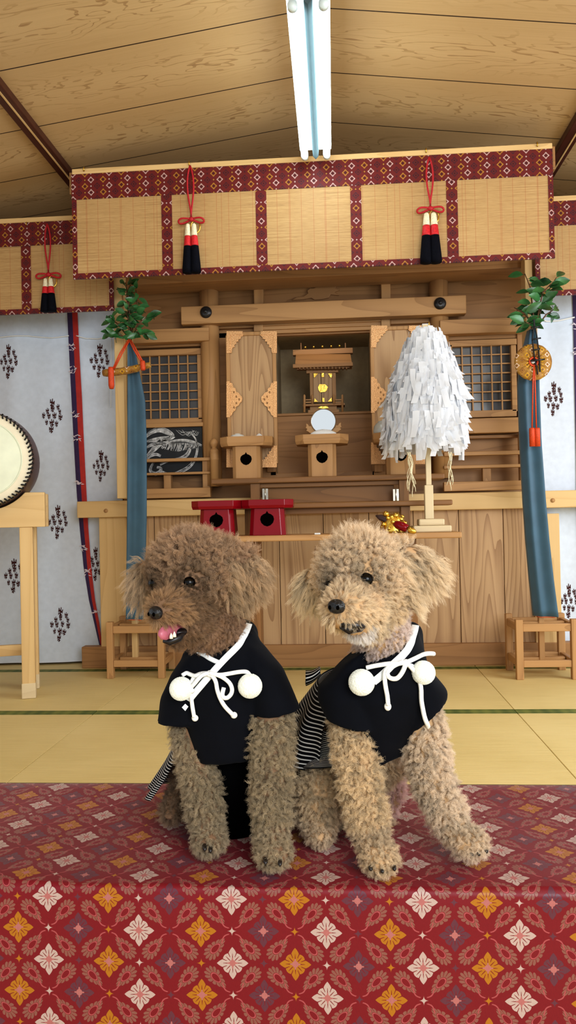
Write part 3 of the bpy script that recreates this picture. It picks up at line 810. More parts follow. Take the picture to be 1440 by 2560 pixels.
curtain('white curtain with maroon crests hanging behind the drum', -2.7, at(302, 1000, YC).x, at(100, 1656, YC).z, at(140, 770, YC).z, 0,
        [(27, 907, 1), (130, 1040, 1), (249, 902, 1), (254, 1166, .92), (142, 1306, 1), (150, 1562, 1), (37, 1440, 1), (238, 1411, 1), (-80, 1180, 1)], ribL,
        [(181, 868), (184, 925), (189, 1035), (193, 1095), (198, 1203), (209, 1370), (215, 1432), (238, 1532)],
        [([(-60, 838), (10, 846), (75, 842), (130, 845), (172, 839)], .0035), ([(192, 840), (215, 847), (245, 847), (278, 838)], .0035), ([(278, 838), (279, 930), (279, 1020)], .0018)])
ribR = [(730, 1428, 1460), (900, 1433, 1466), (1140, 1441, 1472), (1600, 1450, 1480)]
curtain('white curtain with maroon crests hanging at the right of the altar', at(1322, 1000, YC).x, 2.3, at(1420, 1625, YC).z, at(1400, 722, YC).z, 3,
        [(1384, 998, 1), (1423, 1503, 1)], ribR, [(1438, 818), (1440, 880)], [([(1345, 799), (1365, 805), (1395, 804), (1433, 796)], .0045)])

# ================================================================== drum on its stand
c0 = at(-46, 1147, 3.48); PHI = math.radians(18)
def uat(px, py, v):
    """point on the turned stand's plane v behind the drum face: local offsets from the drum"""
    d = ray(px, py); cu, su = math.cos(PHI), math.sin(PHI)
    # EYE + d*t = c0 + u*(cu,su) + v*(-su,cu)
    rx_, ry_ = c0.x-v*su-EYE.x, c0.y+v*cu-EYE.y
    det = d.x*(-su)-d.y*(-cu); t_ = (rx_*(-su)-ry_*(-cu))/det; u_ = (d.x*ry_-d.y*rx_)/det
    return Vector((c0.x+u_, c0.y+v, EYE.z+d.z*t_))
t = thing('taiko_drum', 'round cream-skinned drum with dark barrel body resting on a wooden stand', 'drum', tuple(c0))
R0 = 124*3.48/1900
MB().lathe(c0, [(R0*.985, .012), (R0*1.03, .06), (R0*1.07, .13), (R0*1.085, .20), (R0*1.07, .27), (R0*1.03, .34), (R0*.985, .39)], 64, 'y').build('barrel_body', M['drum_body'], t)
MB().lathe(c0, [(R0*.80, -.004), (R0*.94, -.001), (R0*.99, .006), (R0*1.0, .03), (R0*.975, .035)], 64, 'y').build('drumhead', M['drum_skin'], t)
MB().lathe(c0+Vector((0, -.0045, 0)), [(R0*.775, 0), (R0*.80, .0015)], 64, 'y').build('worn_skin_disc', M['drum_skin_worn'], t)
MB().tube([c0+Vector((R0*.795*math.cos(q), -.004, R0*.795*math.sin(q))) for q in np.linspace(0, 2*PI, 80)], .0035, 6, False).build('skin_ring', M['drum_skin_worn'], t)
mb = MB(); n = 66
mb.tube([c0+Vector(((R0*.985+.009*math.cos(q*n))*math.cos(q), .004+.012*math.sin(q*n), (R0*.985+.009*math.cos(q*n))*math.sin(q))) for q in np.linspace(0, 2*PI, n*10)], .0042, 6, False)
mb.build('lacing', M['lacing'], t)
t.rotation_euler.z = PHI
t = thing('drum_stand', 'pale pine stand with square legs carrying the drum', 'drum stand', (c0.x, c0.y, 0))
V0 = .06
zt = uat(60, 1231, V0).z; zb = uat(60, 1318, V0).z; xr = uat(112, 1275, V0).x; xlft = 2*c0.x-xr
for v in (V0, V0+.22):
    n_ = 24; rad = R0*1.075
    dz = c0.z-zt; hwid = math.sqrt(max(.0, rad*rad-dz*dz)); qm = math.asin(min(1, hwid/rad))
    poly = [(xlft, zb), (xr, zb), (xr, zt)]+[(c0.x+rad*math.sin(q), c0.z-rad*math.cos(q)) for q in np.linspace(qm, -qm, n_)]+[(xlft, zt)]
    mb = MB(); mb.prism(poly, c0.y+v, c0.y+v+.07); mb.build('cradle_beam', M['pale_x'], t, bevel=.003)
pa, pb_ = uat(53, 1530, V0+.03), uat(86, 1530, V0+.03)
for v in (V0+.006, V0+.226):
    for x0, x1 in ((pa.x, pb_.x), (2*c0.x-pb_.x, 2*c0.x-pa.x)):
        box('leg', M['pale_z'], (x0, c0.y+v, 0.001), (x1, c0.y+v+.058, zb), t, .003)
        box('foot', M['white_x'], (x0-.002, c0.y+v-.002, .001), (x1+.002, c0.y+v+.06, .075), t, .003)
zs = uat(30, 1613, V0+.24).z; zs0 = uat(30, 1640, V0+.24).z
box('stretcher', M['pale_x'], (2*c0.x-pa.x, c0.y+V0+.24, zs0), (pa.x, c0.y+V0+.27, zs), t)
for xx in ((pa.x+pb_.x)/2, 2*c0.x-(pa.x+pb_.x)/2): box('side_rail', M['pale_y'], (xx-.012, c0.y+V0+.064, zs0), (xx+.012, c0.y+V0+.226, zs), t)
t.rotation_euler.z = PHI

# ================================================================== tiered offering stand
t = thing('tiered_stand', 'three-tier wooden offering stand in front of the shrine', 'offering stand', (at(820, 1340, 3.62).x, 3.62, 0))
def shelf(x0, x1, y0, y1, Y, d, mt): return pb('shelf', M[mt], x0, y0, x1, y1, Y, d, t, .006)
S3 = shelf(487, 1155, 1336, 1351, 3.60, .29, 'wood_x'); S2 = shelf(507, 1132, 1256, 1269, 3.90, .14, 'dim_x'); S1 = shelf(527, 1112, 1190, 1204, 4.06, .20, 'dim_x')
z3 = at(820, 1336, 3.60).z; z2 = at(820, 1256, 3.90).z; z1_ = at(820, 1190, 4.06).z
z3b = at(820, 1351, 3.6).z; z2b = at(820, 1269, 3.9).z; z1b = at(820, 1204, 4.06).z
for px in (638, 1010):
    x = at(px, 1230, 4.08).x
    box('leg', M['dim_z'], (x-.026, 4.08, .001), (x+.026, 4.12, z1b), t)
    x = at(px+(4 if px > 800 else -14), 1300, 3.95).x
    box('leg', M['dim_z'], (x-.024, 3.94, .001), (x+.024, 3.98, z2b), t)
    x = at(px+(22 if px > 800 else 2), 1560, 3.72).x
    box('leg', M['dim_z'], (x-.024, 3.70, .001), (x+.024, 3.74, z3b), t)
    x = at(px+(-28 if px > 800 else 18), 1230, 4.07).x
    hb = MB()
    hb.box((x, 4.062, at(px, 1252, 4.07).z), (x+.014, 4.075, at(px, 1222, 4.07).z), .001); hb.box((x+.017, 4.062, at(px, 1252, 4.07).z), (x+.031, 4.075, at(px, 1222, 4.07).z), .001)
    hb.tube([(x+.0155, 4.062, at(px, 1253, 4.07).z), (x+.0155, 4.062, at(px, 1221, 4.07).z)], .004, 8)
    hb.build('hinge', M['steel'], t)
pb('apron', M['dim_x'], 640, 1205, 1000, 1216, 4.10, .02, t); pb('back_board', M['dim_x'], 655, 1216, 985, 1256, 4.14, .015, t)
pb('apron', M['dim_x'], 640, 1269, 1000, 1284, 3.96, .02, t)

# ---------------------------------------------------------------- offering trays
def octo(hx, hy, ch): return [(-hx, -hy+ch), (-hx+ch, -hy), (hx-ch, -hy), (hx, -hy+ch), (hx, hy-ch), (hx-ch, hy), (-hx+ch, hy), (-hx, hy-ch)]
def onion(w, h):
    pts = [(0, .62*h), (.10*w, .44*h), (.30*w, .36*h), (.46*w, .22*h), (.52*w, -.02*h), (.44*w, -.28*h), (.24*w, -.48*h), (0, -.56*h)]
    return pts+[(-x, z) for x, z in pts[-2:0:-1]]
def offering_tray(nm, label, cx, Yc, z, w, d, th, bw, bd, bh, mats, flare=0., hole_shade=True, lip=.006):
    t = thing(nm, label, 'offering tray', (cx, Yc, z), 'footed offering trays')
    mt, mb_ = mats
    ch = w*.16
    mb = MB(); o = octo(w/2*1.01, d/2*1.01, ch); oi = octo(w/2-lip, d/2-lip, ch*.95); n = 8; zt0, zt1 = z+bh, z+bh+th
    o2 = octo(w/2*.97, d/2*.97, ch)
    vs = [(cx+a, Yc+b, zt0) for a, b in o2]+[(cx+a, Yc+b, zt0+th*.35) for a, b in o]+[(cx+a, Yc+b, zt1) for a, b in o]+[(cx+a, Yc+b, zt1) for a, b in oi]+[(cx+a, Yc+b, zt0+th*.4) for a, b in oi]
    fs = [tuple(range(n-1, -1, -1))]
    for k in range(4): fs += [(k*n+i, k*n+(i+1) % n, (k+1)*n+(i+1) % n, (k+1)*n+i) for i in range(n)]
    fs.append(tuple(range(4*n, 5*n))); mb.add(vs, fs); mb.build('tray', M[mt], t, bevel=.0015)
    mb = MB(); c8 = bw*.13
    lo = octo(bw/2*(1+flare), bd/2*(1+flare), c8); hi = octo(bw/2, bd/2, c8)
    vs = [(cx+a, Yc+b, z) for a, b in lo]+[(cx+a, Yc+b, zt0) for a, b in hi]
    mb.add(vs, [tuple(range(7, -1, -1)), tuple(range(8, 16))]+[(i, (i+1) % 8, 8+(i+1) % 8, 8+i) for i in range(8)])
    mb.build('pedestal', M[mb_], t, bevel=.002)
    for sg in (-1,):
        hz = z+bh*.60; hw_ = bw*.40; tilt = flare*bd/2/bh
        pts = onion(hw_, hw_*.98)
        mb = MB(); vs = []
        for dy in (-.0012, .004):
            for a, b in pts: vs.append((cx+a, Yc-bd/2*(1+flare*(1-(hz+b-z)/bh))+dy, hz+b))
        n = len(pts); mb.add(vs, [tuple(range(n)), tuple(range(2*n-1, n-1, -1))]+[(i, i+n, (i+1) % n+n, (i+1) % n) for i in range(n)])
        mb.build('cutout_shade', M['hole_shade'], t)  # solid dark prism on the pedestal face, painted shade of the opening
    return t
u4 = 4.09/1900
def wtray(px, label, wpx=134):
    # height follows the shelf; pixel heights at the front face
    c = at(px, 1150, 4.17)
    return offering_tray('offering_tray', label, c.x, 4.175, z1_, wpx*4.07/1900, .19, 24*u4, 71*u4, .15, 82*u4, ('wood_x', 'wood_z')), c
T1, c1 = wtray(619, 'plain wooden offering tray in front of the left shrine door')
T2, c2 = wtray(806, 'plain wooden offering tray at the centre, holding a round mirror')
T3, c3 = wtray(1000, 'plain wooden offering tray hidden behind the white paper wand')
ztr = z1_+82*u4+24*u4*.42
def rtray(px, label, Yc):
    c = at(px, 1300, Yc-.07)
    return offering_tray('red_offering_tray', label, c.x, Yc, z3, 130*3.66/1900, .17, 22*3.66/1900, 84*3.66/1900, .14, 68*3.66/1900, ('red_lacquer', 'red_lacquer'), .10)
R1 = rtray(668, 'glossy red lacquered footed tray, nearer the centre of the stand', 3.725)
R2 = rtray(541, 'glossy red lacquered footed tray, partly behind the brown dog head', 3.74)
# things on the trays
t = thing('white_bowl', 'upturned white porcelain bowl on the left wooden tray', 'bowl', (at(594, 1075, 4.17).x, 4.165, ztr))
MB().lathe((t.location.x, 4.165, ztr), [(.052, 0), (.052, .018), (.046, .034), (.030, .047), (.010, .051)], 28).build('bowl_body', M['porcelain'], t)
MB().lathe((t.location.x, 4.165, ztr+.049), [(.014, -.002), (.014, .004), (.011, .004)], 20).build('foot_ring', M['porcelain'], t)
o = MB().lathe((at(648, 1075, 4.17).x, 4.165, ztr), [(.034, 0), (.030, .02), (.018, .040), (.003, .052)], 20).build('salt_cone', M['salt']); tag(o, 'small white salt cone on the left wooden tray', 'salt')
o = MB().lathe((at(572, 1080, 4.17).x, 4.15, ztr), [(.016, 0), (.017, .008), (.010, .016), (.003, .020)], 18).build('rice_cake', M['porcelain']); tag(o, 'tiny white rice cake at the left edge of the left tray', 'food')
cx = at(808, 1050, 4.17).x
mb = MB().lathe((cx, 4.14, ztr), [(.084, 0), (.083, .018), (.068, .042), (.040, .056), (.01, .061)], 32)
for p in mb.v: p.y = 4.14+(p.y-4.14)*.55
o = mb.build('rice_mound', M['salt']); tag(o, 'low white mound heaped on the middle wooden tray', 'offering')
t = thing('shrine_mirror', 'round polished mirror on a carved cloud stand on the middle tray', 'mirror', (cx, 4.225, ztr))
zc_ = at(808, 1053, 4.22).z; Rm = 31*4.22/1900
tilt = Matrix.Rotation(.02, 3, 'X')
def lat(rp, seg=40):
    vs = []; fs = []
    for r, y in rp:
        for j in range(seg):
            q = 2*PI*j/seg; vs.append(Vector((cx, 4.225, zc_))+tilt @ Vector((r*math.cos(q), y, r*math.sin(q))))
    for i in range(len(rp)-1):
        for j in range(seg): fs.append((i*seg+j, i*seg+(j+1) % seg, (i+1)*seg+(j+1) % seg, (i+1)*seg+j))
    fs += [tuple(range(seg)), tuple((len(rp)-1)*seg+j for j in range(seg))]; return vs, fs
mb = MB(); mb.add(*lat([(Rm*.96, -.004), (Rm*.96, .004)])); mb.build('mirror_disc', M['mirror'], t)
mb = MB(); mb.add(*lat([(Rm*.955, -.0038), (Rm, -.006), (Rm*1.02, 0), (Rm, .006), (Rm*.9, .006)])); mb.build('mirror_rim', M['steel'], t)
for sg in (-1, 1):
    pts = [(0, .06), (.2, .3), (.42, .42), (.5, .62), (.72, .6), (.8, .78), (1.0, .86), (.96, .62), (1.05, .45), (.9, .36), (1.0, .2), (.82, .12), (.7, .0), (.2, -.15), (0, -.2)]
    mb = MB(); mb.prism([(cx+sg*(.036+a*.062), zc_-.062+b*.062) for a, b in pts], 4.228, 4.244); mb.build('cloud_bracket', M['wood_x'], t, bevel=.002)
mb = MB(); mb.box((cx-.05, 4.215, ztr), (cx+.05, 4.255, zc_-.055), .004); mb.build('mirror_base', M['wood_x'], t)
cj = at(955, 1047, 4.16)
t = thing('grey_jar', 'rounded pale grey porcelain jar beside the white paper wand', 'jar', (cj.x, 4.165, ztr)); rj = 22*4.16/1900
MB().lathe((cj.x, 4.165, ztr), [(rj*.6, 0), (rj*.9, rj*.35), (rj*1.02, rj*.95), (rj*.9, rj*1.5), (rj*.6, rj*1.85), (rj*.45, rj*1.9)], 28).build('jar_body', M['grey_jar'], t)
MB().lathe((cj.x, 4.165, ztr+rj*1.88), [(rj*.5, 0), (rj*.45, rj*.15), (rj*.1, rj*.25)], 24).build('jar_lid', M['grey_jar'], t)

# ================================================================== paper-streamer wand on its base
YW_ = 3.72
wb = at(1080, 1336, YW_-.05)
t = thing('purification_wand', 'tall wand covered in white paper streamers standing on a bare wood base', 'ritual wand', (wb.x, YW_, z3))
u = YW_/1900
MB().box((wb.x-46*u, YW_-.08, z3), (wb.x+46*u, YW_+.08, z3+16*u), .006).build('base_block', M['white_x'], t)
MB().box((wb.x-31*u, YW_-.055, z3+16*u), (wb.x+31*u, YW_+.055, z3+32*u), .006).build('base_block', M['white_x'], t)
xs = at(1072, 1258, YW_).x
MB().box((xs-10.5*u, YW_-.02, z3+32*u), (xs+10.5*u, YW_+.02, at(1072, 1213, YW_).z), .003).build('socket_post', M['white_z'], t)
xp = at(1069, 1100, YW_).x
MB().box((xp-6.5*u, YW_-.012, at(1072, 1213, YW_).z), (xp+6.5*u, YW_+.012, at(1065, 812, YW_).z), .002).build('wand_rod', M['white_z'], t)
rr = random.Random(11)
prof = [(818, 1066, 22), (836, 1064, 42), (866, 1064, 56), (900, 1064, 69), (940, 1063, 84), (980, 1062, 92), (1020, 1061, 98), (1055, 1060, 100), (1075, 1060, 96)]
mb = MB(); stripcount = 0
yy = 818
core = [(at(cxp, y, YW_), max(4, r-22)*u) for y, cxp, r in prof]
while yy < 1076:
    cxp = np.interp(yy, [p[0] for p in prof], [p[1] for p in prof]); r = np.interp(yy, [p[0] for p in prof], [p[2] for p in prof])
    nst = int(9+r*.30)
    for k in range(nst):
        q = 2*PI*(k+rr.random())/nst
        base_ = at(cxp, yy+rr.uniform(-6, 6), YW_); rad = r*u*rr.uniform(.84, .98)
        L_ = rr.uniform(58, 92)*u*(1 if yy < 1040 else .9); w_ = rr.uniform(5.6, 8.6)*u
        out = Vector((math.cos(q), math.sin(q), 0)); tan = Vector((-math.sin(q), math.cos(q), 0))
        tan = (tan+out*rr.uniform(-.5, .5)).normalized(); curl = rr.uniform(-.7, 1.5); bend = rr.uniform(-.25, .25)
        slope = .22 if yy < 960 else .05
        P = []
        for i in range(6):
            v = i/5
            c_ = base_+out*(rad+L_*(slope*v+.10*curl*v**3)+.006)+tan*(L_*bend*v*v)-Vector((0, 0, L_*(v-.12*abs(curl)*v**3)))
            tw = tan*math.cos(curl*v)+out*math.sin(curl*v*.8)
            P.append([c_-tw*w_, c_+tw*w_])
        mb.grid(P); stripcount += 1
    yy += 9.5
o = mb.build('paper_streamers', M['paper'], t, fixn=False); o['kind'] = 'stuff'
mb = MB(); mb.tube([p for p, r in core], [r for p, r in core], 24); mb.build('paper_core', M['paper'], t)
mb = MB(); q = at(1066, 816, YW_-.01); mb.box(q+Vector((-.02, 0, -.01)), q+Vector((.018, .02, .014)), .001); mb.build('paper_cap', M['paper'], t)
mb = MB(); q = at(1073, 815, YW_-.012); mb.tube([q+Vector((0, 0, -.02)), q+Vector((0, 0, .02))], .0035, 8); mb.build('yellow_tie', M['gold'], t)
for cx_, y0, y1, n_, sp in ((1024, 1130, 1250, 9, 10), (1124, 1130, 1232, 5, 9)):
    mb = MB()
    for k in range(n_):
        x0 = cx_+rr.uniform(-3, 3); x1 = cx_+rr.uniform(-sp, sp)*1.1+4; ye = y1-rr.uniform(0, 40); ph = rr.uniform(0, 6)
        mb.tube([at(x0+(x1-x0)*v+3*math.sin(ph+v*9), y0+(ye-y0)*v, YW_-.17+.01*k/n_) for v in np.linspace(0, 1, 12)], .0016, 5)
    mb.build('hemp_strands', M['tassel_white'], t)

# ================================================================== gilt mallet and small clip on the lowest tier
YK = 3.66
t = thing('gilt_mallet', 'ornate gold mallet with a dark red handle lying on the lowest tier', 'ornament', tuple(at(985, 1336, YK)))
h0, h1, h2, h3 = at(940, 1289, YK+.05), at(985, 1308, YK), at(1020, 1322, YK-.05), at(1038, 1330, YK-.06)
MB().tube([h0, h0.lerp(h1, .25), h0.lerp(h1, .7), h1], [.004, .015, .014, .012], 14).build('handle_tail', M['drum_body'], t)
MB().tube([h1, h1.lerp(h2, .3), h1.lerp(h2, .7), h2], [.014, .021, .021, .016], 16).build('handle', M['red_lacquer'], t)
MB().tube([h2, h2.lerp(h3, .6), h3, h3+Vector((.004, -.002, -.002))], [.016, .014, .010, .003], 14).build('gold_pommel', M['gold'], t)
mb = MB(); c = at(984, 1306, YK+.04)
mb.lathe(c+Vector((0, 0, -.066)), [(.045, .004), (.06, .012), (.062, .03), (.054, .05), (.052, .07), (.046, .09), (.034, .104), (.01, .108)], 24)
for k in range(26):
    q = 2*PI*k*.381966; zz = -.055+.10*k/26; r = .056-.018*max(0, zz+.01)/.05
    mb.ell(c+Vector((r*math.cos(q), r*math.sin(q), zz)), rr.uniform(.010, .017), 10, 7)
mb.build('gold_body', M['gold'], t)
o = MB().box(at(786, 1337, 3.63), at(801, 1332, 3.63)+Vector((0, .012, 0)), .003)
o = o.build('white_clip', M['porcelain']); tag(o, 'tiny white clip lying on the front edge of the lowest tier', 'clip')

# ================================================================== dragon painting on black canvas
YD = 4.39
t = thing('painting', 'black canvas painted with a white coiling dragon, leaning left of the doors', 'painting', tuple(at(430, 1188, YD)))
pb('canvas', M['art_black'], 338, 1069, 506, 1190, YD, .02, t, .002)
mb = MB(); rd = random.Random(3)
def stroke(pts, w, n_=30, taper=True):
    n0 = len(pts); P = []
    def cr(i, u_):
        p = [pts[max(0, min(n0-1, i+k))] for k in (-1, 0, 1, 2)]
        return tuple(.5*(2*p[1][a]+(-p[0][a]+p[2][a])*u_+(2*p[0][a]-5*p[1][a]+4*p[2][a]-p[3][a])*u_*u_+(-p[0][a]+3*p[1][a]-3*p[2][a]+p[3][a])*u_**3) for a in (0, 1))
    C_ = [cr(i, v) for i in range(n0-1) for v in np.linspace(0, 1, n_//(n0-1)+2)[:-1]]+[pts[-1]]
    for i, p in enumerate(C_):
        q = C_[min(i+1, len(C_)-1)]; o_ = C_[max(0, i-1)]; dx, dy = q[0]-o_[0], q[1]-o_[1]; l_ = math.hypot(dx, dy) or 1
        ww = w*(math.sin(PI*(.06+.92*i/len(C_)))**.5 if taper else 1)
        P.append([at(p[0]-dy/l_*ww, p[1]+dx/l_*ww, YD-.0016), at(p[0]+dy/l_*ww, p[1]-dx/l_*ww, YD-.0016)])
    sm = mb.smooth; mb.grid(P)
def bundle(pts, w, n_, sw, seed):
    """a stroke laid down as many fine bristle lines"""
    r2 = random.Random(seed)
    for k in range(n_):
        off = (k/(n_-1)*2-1)*w if n_ > 1 else 0
        q = []
        for i, p in enumerate(pts):
            o_ = pts[max(0, i-1)]; e_ = pts[min(len(pts)-1, i+1)]; dx, dy = e_[0]-o_[0], e_[1]-o_[1]; l_ = math.hypot(dx, dy) or 1
            f = off*math.sin(PI*(.12+.8*i/len(pts)))+r2.uniform(-.5, .5)
            q.append((p[0]-dy/l_*f, p[1]+dx/l_*f))
        stroke(q, sw*r2.uniform(.6, 1.3), 16)
bundle([(362, 1096), (376, 1082), (398, 1074), (418, 1080), (430, 1089), (420, 1097)], 6, 9, .8, 1)
bundle([(362, 1104), (382, 1100), (402, 1098), (424, 1096), (436, 1090)], 5, 8, .8, 2)
bundle([(366, 1142), (380, 1128), (392, 1114), (404, 1104), (420, 1098)], 7, 10, .8, 3)
bundle([(362, 1122), (380, 1112), (400, 1108), (416, 1110)], 4, 6, .7, 4)
bundle([(404, 1116), (430, 1104), (460, 1101), (486, 1106), (504, 1114)], 3, 5, .9, 5)
for k in range(34):
    x = 408+k*2.7; stroke([(x, 1106+abs(k-17)*.15), (x-2+rd.uniform(-2, 2), 1116), (x-5+rd.uniform(-3, 3), 1129-abs(k-15)*.5)], .75, 7)
bundle([(388, 1150), (378, 1166), (376, 1178), (388, 1185), (400, 1180), (402, 1170), (392, 1168)], 4, 8, .9, 6)
bundle([(400, 1162), (420, 1152), (446, 1148), (466, 1138), (474, 1122), (468, 1112)], 4, 7, .9, 7)
bundle([(404, 1178), (426, 1186), (450, 1180), (474, 1166), (490, 1144), (494, 1120)], 3.4, 7, .9, 8)
bundle([(494, 1120), (490, 1100), (480, 1086), (470, 1080)], 1.2, 3, .7, 9)
bundle([(366, 1150), (376, 1140), (390, 1136), (402, 1140)], 3, 5, .7, 10)
for k in range(10): stroke([(440+k*5, 1078+rd.uniform(-4, 6)), (456+k*4, 1084+rd.uniform(-5, 6)), (470+k*3, 1080+rd.uniform(-5, 8))], .5, 6)
mb.build('white_dragon_brushwork', M['art_white'], t, fixn=False)

# ================================================================== silk banners with evergreen sprigs on wooden stands
def leaf(mb, p, d, up, L_, w_):
    d = d.normalized(); s_ = d.cross(up)
    if s_.length < 1e-3: s_ = d.cross(Vector((0, 1, 0)))
    s_.normalize(); n_ = s_.cross(d)
    P = []
    for v, ww in ((0, .05), (.2, .7), (.45, 1.0), (.7, .8), (.9, .35), (1, .02)):
        c_ = p+d*(L_*v)-n_*(L_*.18*v*v)
        P.append([c_-s_*(w_*ww)+n_*(w_*.35*ww), c_, c_+s_*(w_*ww)+n_*(w_*.35*ww)])
    mb.grid(P)
def sprig(t, stems, Y, seed, nl, lpx):
    rd = random.Random(seed); sb = MB(); lb = MB()
    for st in stems:
        pts = [at(x, y, Y)+Vector((0, dy, 0)) for x, y, dy in st]
        sb.tube(pts, np.linspace(.005, .002, len(pts)), 6)
        for k in range(nl):
            u_ = .28+.72*(k+.8+rd.uniform(-.3, .2))/nl; u_ = min(u_, .999); i = min(len(pts)-2, int(u_*(len(pts)-1))); f = u_*(len(pts)-1)-i
            p = pts[i].lerp(pts[i+1], f); ax_ = (pts[i+1]-pts[i]).normalized()
            q = rd.uniform(0, 2*PI); sd_ = Vector((math.cos(q), math.sin(q)*.8-.2, rd.uniform(-.55, .25)))
            d = (ax_*rd.uniform(.1, .6)+sd_).normalized()
            L_ = lpx*rd.uniform(.8, 1.2)*Y/1900
            sb.tube([p, p+d*.012], .0015, 5); leaf(lb, p+d*.010, d, Vector((rd.uniform(-.5, .5), -1.0, rd.uniform(-.1, .7))), L_, L_*.27)
    sb.build('sprig_stem', M['stem'], t); lb.build('sprig_leaves', M['leaf'], t, fixn=False)
def wooden_stand(t, xl_, xr_, Yf, dep, ztop, w_=.036):
    for x in (xl_, xr_):
        for Y in (Yf, Yf+dep): box('leg', M['wood_z'], (x-w_/2, Y, 0.0), (x+w_/2, Y+w_, ztop), t)
    for (za, zb_) in ((ztop-.062, ztop-.022), (.062, .098)):
        for Y in (Yf, Yf+dep): box('rail', M['wood_x'], (xl_+w_/2, Y+.006, za), (xr_-w_/2, Y+w_-.006, zb_), t)
        for x in (xl_, xr_): box('rail', M['wood_y'], (x-w_/2+.006, Yf+w_, za), (x+w_/2-.006, Yf+dep, zb_), t)
        box('cross_rail', M['wood_x'], (xl_+w_/2, Yf+dep/2, za+.002), (xr_-w_/2, Yf+dep/2+w_, zb_-.004), t)
def banner(t, rows_, Y, folds, seed, edge):
    """rows_: (py, xl, xr)"""
    P = []; ys = np.linspace(rows_[0][0], rows_[-1][0], 46); nn = 15
    for y in ys:
        a = float(np.interp(y, [r[0] for r in rows_], [r[1] for r in rows_])); b = float(np.interp(y, [r[0] for r in rows_], [r[2] for r in rows_]))
        row = []
        for j in range(nn):
            v = j/(nn-1); p = at(a+(b-a)*v, y, Y); p.y = Y+folds(v, y); row.append(p)
        P.append(row)
    mb = MB(); mb.grid(P); mb.build('silk_banner', M['blue_cloth'], t, solid=.003, fixn=False)
    mb = MB(); e = len(P)-1; mb.tube([P[e][j]+Vector((0, .004, -.002)) for j in range(2, nn-2)], .0045, 6); mb.build('orange_lining', M['blue_lining'], t)
# left
XL = at(338, 1600, 4.19).x
tL = thing('banner_stand', 'blue silk banner with leafy sprig on a wooden stand, left of the shrine', 'ceremonial banner', (XL, 4.19, 0), 'ceremonial banner stands')
zl = at(340, 1555, 4.05).z
wooden_stand(tL, at(274, 1640, 4.05).x, at(402, 1640, 4.05).x, 4.05, .25, zl)
MB().box((XL-.016, 4.176, .064), (XL+.016, 4.208, at(325, 835, 4.19).z), .003).build('pole', M['pale_z'], tL)
YBN = 4.02
banner(tL, [(848, 318, 327), (880, 317, 338), (940, 317, 350), (1000, 317, 362), (1100, 317, 366), (1300, 316, 366), (1450, 314, 362), (1549, 313, 358)], YBN, lambda v, y: .03*abs(v-.35)+.012*math.sin(v*5), 1, 0)
sprig(tL, [[(326, 850, 0), (324, 800, -.01), (320, 750, 0), (314, 706, .0)], [(326, 830, 0), (326, 780, -.02), (318, 740, -.02), (326, 712, 0)], [(326, 850, 0), (338, 800, -.02), (345, 765, -.01), (340, 725, 0)], [(326, 850, 0), (350, 815, -.03), (372, 790, -.02)],
           [(326, 850, 0), (300, 815, -.03), (276, 795, -.01)], [(326, 850, 0), (345, 840, -.05), (368, 838, -.04)], [(326, 850, 0), (305, 842, -.05), (285, 835, -.03)], [(326, 850, 0), (330, 810, -.06), (322, 785, -.05)]], 4.06, 4, 14, 27)
# right
XR = at(1353, 1600, 4.09).x
tR = thing('banner_stand', 'blue silk banner with leafy sprig on a wooden stand, right of the shrine', 'ceremonial banner', (XR, 4.09, 0), 'ceremonial banner stands')
zr = at(1365, 1549, 3.96).z
wooden_stand(tR, at(1300, 1620, 3.96).x, at(1439, 1620, 3.96).x, 3.96, .24, zr)
MB().box((XR-.014, 4.072, .064), (XR+.014, 4.104, at(1340, 810, 4.09).z), .003).build('pole', M['wood_z'], tR)
YBR = 3.96
banner(tR, [(820, 1326, 1338), (850, 1318, 1346), (900, 1306, 1350), (960, 1301, 1350), (1100, 1306, 1355), (1250, 1314, 1366), (1350, 1321, 1375), (1450, 1330, 1386), (1543, 1340, 1398)], YBR,
       lambda v, y: (.05*(1-v/.30) if v < .30 else .010*math.sin((v-.3)*7))+.02, 2, 0)
sprig(tR, [[(1338, 822, 0), (1330, 770, -.01), (1326, 720, 0), (1312, 684, .0)], [(1338, 822, 0), (1352, 770, -.02), (1366, 735, -.01), (1390, 695, 0)], [(1338, 822, 0), (1362, 790, -.03), (1392, 770, -.02)],
           [(1338, 822, 0), (1310, 790, -.03), (1284, 770, -.01)], [(1338, 822, 0), (1350, 740, -.05), (1372, 715, -.04)], [(1338, 822, 0), (1318, 815, -.05), (1308, 812, -.03)]], 4.0, 9, 9, 36)
# sword in its brocade bag
YQ = 3.985
a, b = at(258, 933, YQ), at(376, 912, YQ)
t = thing('ceremonial_sword', 'gold brocade sword bag hanging from orange cords on the left banner', 'sword', tuple((a+b)/2))
pts = [a.lerp(b, v)+Vector((0, 0, -.008*math.sin(PI*v))) for v in np.linspace(0, 1, 14)]
MB().tube(pts, [.021, .026, .026, .025, .026, .024, .026, .025, .024, .024, .023, .022, .021, .017], 16, True, .8).build('brocade_bag', M['gold_brocade'], t, uvf=lambda p: (p.x, p.z))
mb = MB(); tp = at(324, 848, YQ+.01)
for q in (at(284, 922, YQ-.03), at(356, 906, YQ-.03)):
    for o_ in (-.004, .004): mb.tube([tp+Vector((o_, 0, 0)), tp.lerp(q, .5)+Vector((o_*1.5, -.012, 0)), q+Vector((o_, 0, 0))], .004, 8)
mb.build('orange_cord', M['orange_cord'], t)
